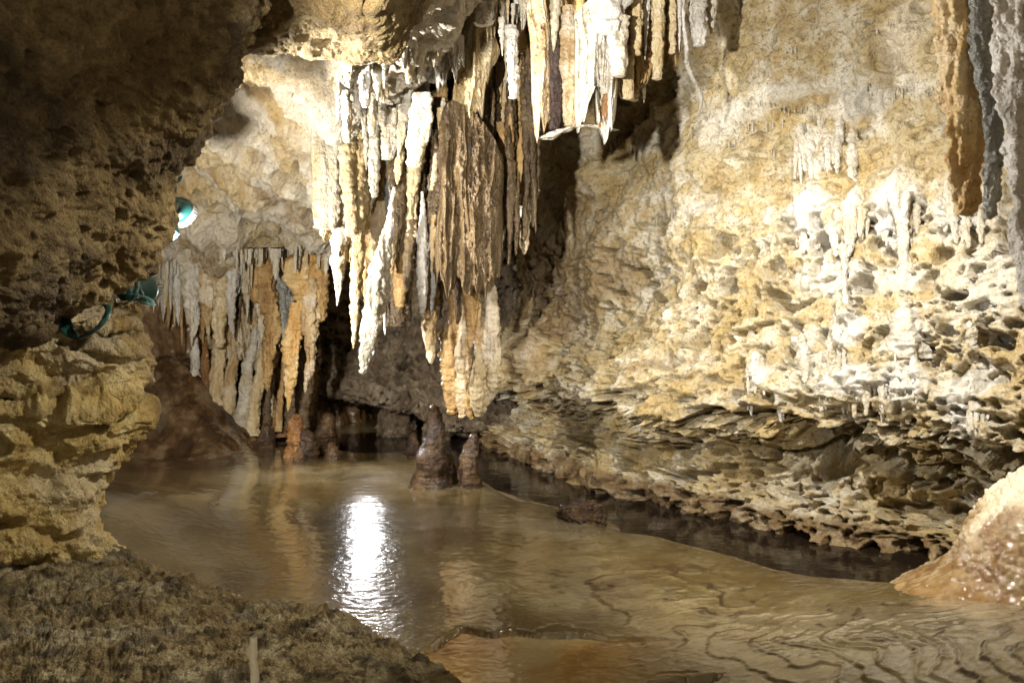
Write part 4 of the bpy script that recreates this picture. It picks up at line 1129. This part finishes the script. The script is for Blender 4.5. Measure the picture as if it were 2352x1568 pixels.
# ---- near columns at the top right
S((2196, -120), (2226, 498), 2.35, 92, 'blade', 'amber', 'near amber column with glossy bulges at the top right', 'near columns at the top right', mid=(2200, 200), lump=.20, nth=90, flute=.3, wob=.6)
S((2236, -120), (2272, 505), 2.25, 44, 'blade', 'slate', 'near slate grey column with a rough tip, right of the amber one', 'near columns at the top right', mid=(2268, 200), lump=.22, nth=70, wob=.6)
S((2262, -120), (2285, 470), 2.5, 52, 'blade', 'ochre', 'yellow brown column half hidden behind the slate grey one', 'near columns at the top right', lump=.25, nth=50)
S((2352, -160), (2420, 760), 2.0, 150, 'blade', 'grey', 'thick blurred grey column cut by the right edge', 'near columns at the top right', mid=(2378, 250), lump=.1, nth=70)

# ---- thin pale post in front
M['straw'] = plain_mat('pale_straw_calcite', (0.80, 0.77, 0.70), 0.5)
me = drip_mesh('straw_stub', [P(583, 1462, 1.62), P(583, 1500, 1.62), P(584, 1560, 1.62), P(585, 1660, 1.62)], [0.0078, .0080, .0085, .009], nth=16, nz=40, flute=.05, lump=.05, ring=.02)
tag(add_obj('straw_stub', me, M['straw'], origin=tuple(P(585, 1640, 1.75))), 'thin pale broken straw standing upright on the near rubbly shelf', 'straw stub')

# ------------------------------------------------------------------ lamps and cables
M['teal'] = plain_mat('teal_green_plastic', (0.008, 0.075, 0.078), 0.42, coat=.05)
M['fin'] = plain_mat('grey_lamp_metal', (0.32, 0.34, 0.36), 0.4, 0.6)
M['cable'] = plain_mat('dark_green_cable', (0.014, 0.06, 0.055), 0.3)
M['blue'] = plain_mat('pale_blue_cable', (0.10, 0.30, 0.36), 0.35)
M['lens'] = plain_mat('lit_lamp_lens', (0.9, 0.9, 0.85), 0.2, emit=((1.0, 0.96, 0.88), 12.0))
M['sticker'] = plain_mat('lamp_sticker', (0.75, 0.72, 0.72), 0.4)

def lathe(name, prof, mat, parent, n=32):
    th = np.linspace(0, 2 * math.pi, n, endpoint=False)
    G = np.array([[(r * math.cos(t), r * math.sin(t), z) for t in th] for z, r in prof])
    me = mesh_from_grid(name, G, wrap=True, flip=True)
    return add_obj(name, me, mat, parent)

def lamp(pos, aim, label, light=None, scale=1.25):
    e = bpy.data.objects.new('spotlight', None); COL.objects.link(e)
    v = Vector(aim) - Vector(pos)
    e.location = Vector(pos); e.rotation_euler = v.to_track_quat('Z', 'Y').to_euler(); e.scale = (scale,) * 3
    tag(e, label, 'spotlight', 'cave spotlights')
    h = lathe('housing', [(-.115, .001), (-.115, .026), (-.10, .030), (-.06, .031), (-.045, .036), (-.02, .052), (.0, .058), (.012, .058), (.014, .054)], M['teal'], e)
    # finned ring
    ring = []
    G = []
    n = 120
    for z, r in [(.010, .050), (.013, .057), (.040, .060), (.043, .058), (.043, .050), (.020, .047)]:
        row = []
        for k in range(n):
            t = 2 * math.pi * k / n
            rr = r - (0.006 if (k // 2) % 2 and .012 < z < .042 else 0)
            row.append((rr * math.cos(t), rr * math.sin(t), z))
        G.append(row)
    add_obj('fin_ring', mesh_from_grid('fin_ring', np.array(G), wrap=True, flip=True), M['fin'], e)
    lathe('lens', [(.034, .0005), (.034, .03), (.032, .049)], M['lens'], e)
    me = mesh_from_grid('sticker', np.array([[(.0595 * math.cos(a) * (1 if z > -.01 else .93), .0595 * math.sin(a) * (1 if z > -.01 else .93), z) for a in np.linspace(-1.9, -1.4, 8)] for z in (-.008, .008)]))
    add_obj('sticker', me, M['sticker'], e)
    # bracket
    br = [(0.0, 0.034, -.08), (0.0, .075, -.075), (0, .10, -.06), (0, .13, -.06)]
    add_obj('bracket', drip_mesh('bracket', br, [.010, .010, .010, .014], nth=10, nz=16, flute=0, lump=0, ring=0), M['teal'], e)
    return e

def spot(key, parent_label=None):
    pos, aim, w, cone, blend, rad, colr = LAMPS[key]
    ld = bpy.data.lights.new('lamp_beam', 'SPOT'); ld.energy = w; ld.spot_size = math.radians(cone); ld.spot_blend = blend
    ld.shadow_soft_size = rad; ld.color = colr
    o = bpy.data.objects.new('lamp_beam', ld); COL.objects.link(o)
    v = (Vector(aim) - Vector(pos)).normalized()
    o.location = Vector(pos) + v * 0.09
    o.rotation_euler = v.to_track_quat('-Z', 'Y').to_euler()
    return o

LB = {'wall': 'spotlight tucked behind the edge of the dark rock and aimed at the right wall',
      'upper': 'teal green spotlight under the low ceiling beside the edge of the dark rock, upper one',
      'curtain': 'teal green spotlight wrapped in cable loops at the lower tip of the dark rock',
      'back': 'spotlight hidden low behind the main cluster and facing the pool',
      'high': 'spotlight fixed high and shining down the pitted right wall',
      'front': 'added unseen spotlight at the left, filling in the shaded right wall',
      'ledge': 'added unseen spotlight brightening the near left ledge from above'}
for key in LB:
    pos, aim = LAMPS[key][:2]
    lamp(pos, aim, LB[key], scale=0.8 if key == 'wall' else 1.3); spot(key)

def cable(pts, r, mat, label):
    L = catmull(np.array([P(*q) for q in pts]), 90)
    me = drip_mesh('cable', L[::3], [r] * len(L[::3]), nth=12, nz=140, flute=0, lump=0, ring=0, tip=False)
    return tag(add_obj('cable', me, M[mat], origin=tuple(L[0])), label, 'cable', 'lamp cables')

cable([(250, 690, 3.05), (290, 694, 3.2), (325, 692, 3.35), (350, 702, 3.4), (345, 688, 3.45), (310, 676, 3.4), (275, 672, 3.4), (268, 655, 3.5), (305, 638, 3.6), (325, 630, 3.7), (345, 612, 3.8)], 0.010, 'blue', 'pale blue cable looped round the lower spotlight')
cable([(282, 700, 3.45), (300, 688, 3.42), (312, 665, 3.42), (314, 640, 3.5), (318, 662, 3.55), (335, 690, 3.5), (348, 695, 3.5), (330, 680, 3.45), (285, 678, 3.45)], 0.009, 'cable', 'dark cable crossing over the lower spotlight')
for j in range(4):
    o = j * 9
    cable([(128 + o, 730, 2.80), (150 + o, 766 + 3 * j, 2.72), (178 + o, 778 - 4 * j, 2.70), (212 + o * .6, 764 - 5 * j, 2.68), (240 + o * .3, 735 - 5 * j, 2.70), (245, 705 - 2 * j, 2.78), (215, 700, 2.9)], 0.0085, 'cable', 'dark green cable coil hanging below the tip of the dark rock')
cable([(380, 556, 4.1), (402, 540, 4.05), (400, 515, 4.1), (386, 495, 4.2)], 0.02, 'blue', 'pale blue cable end below the upper spotlight')
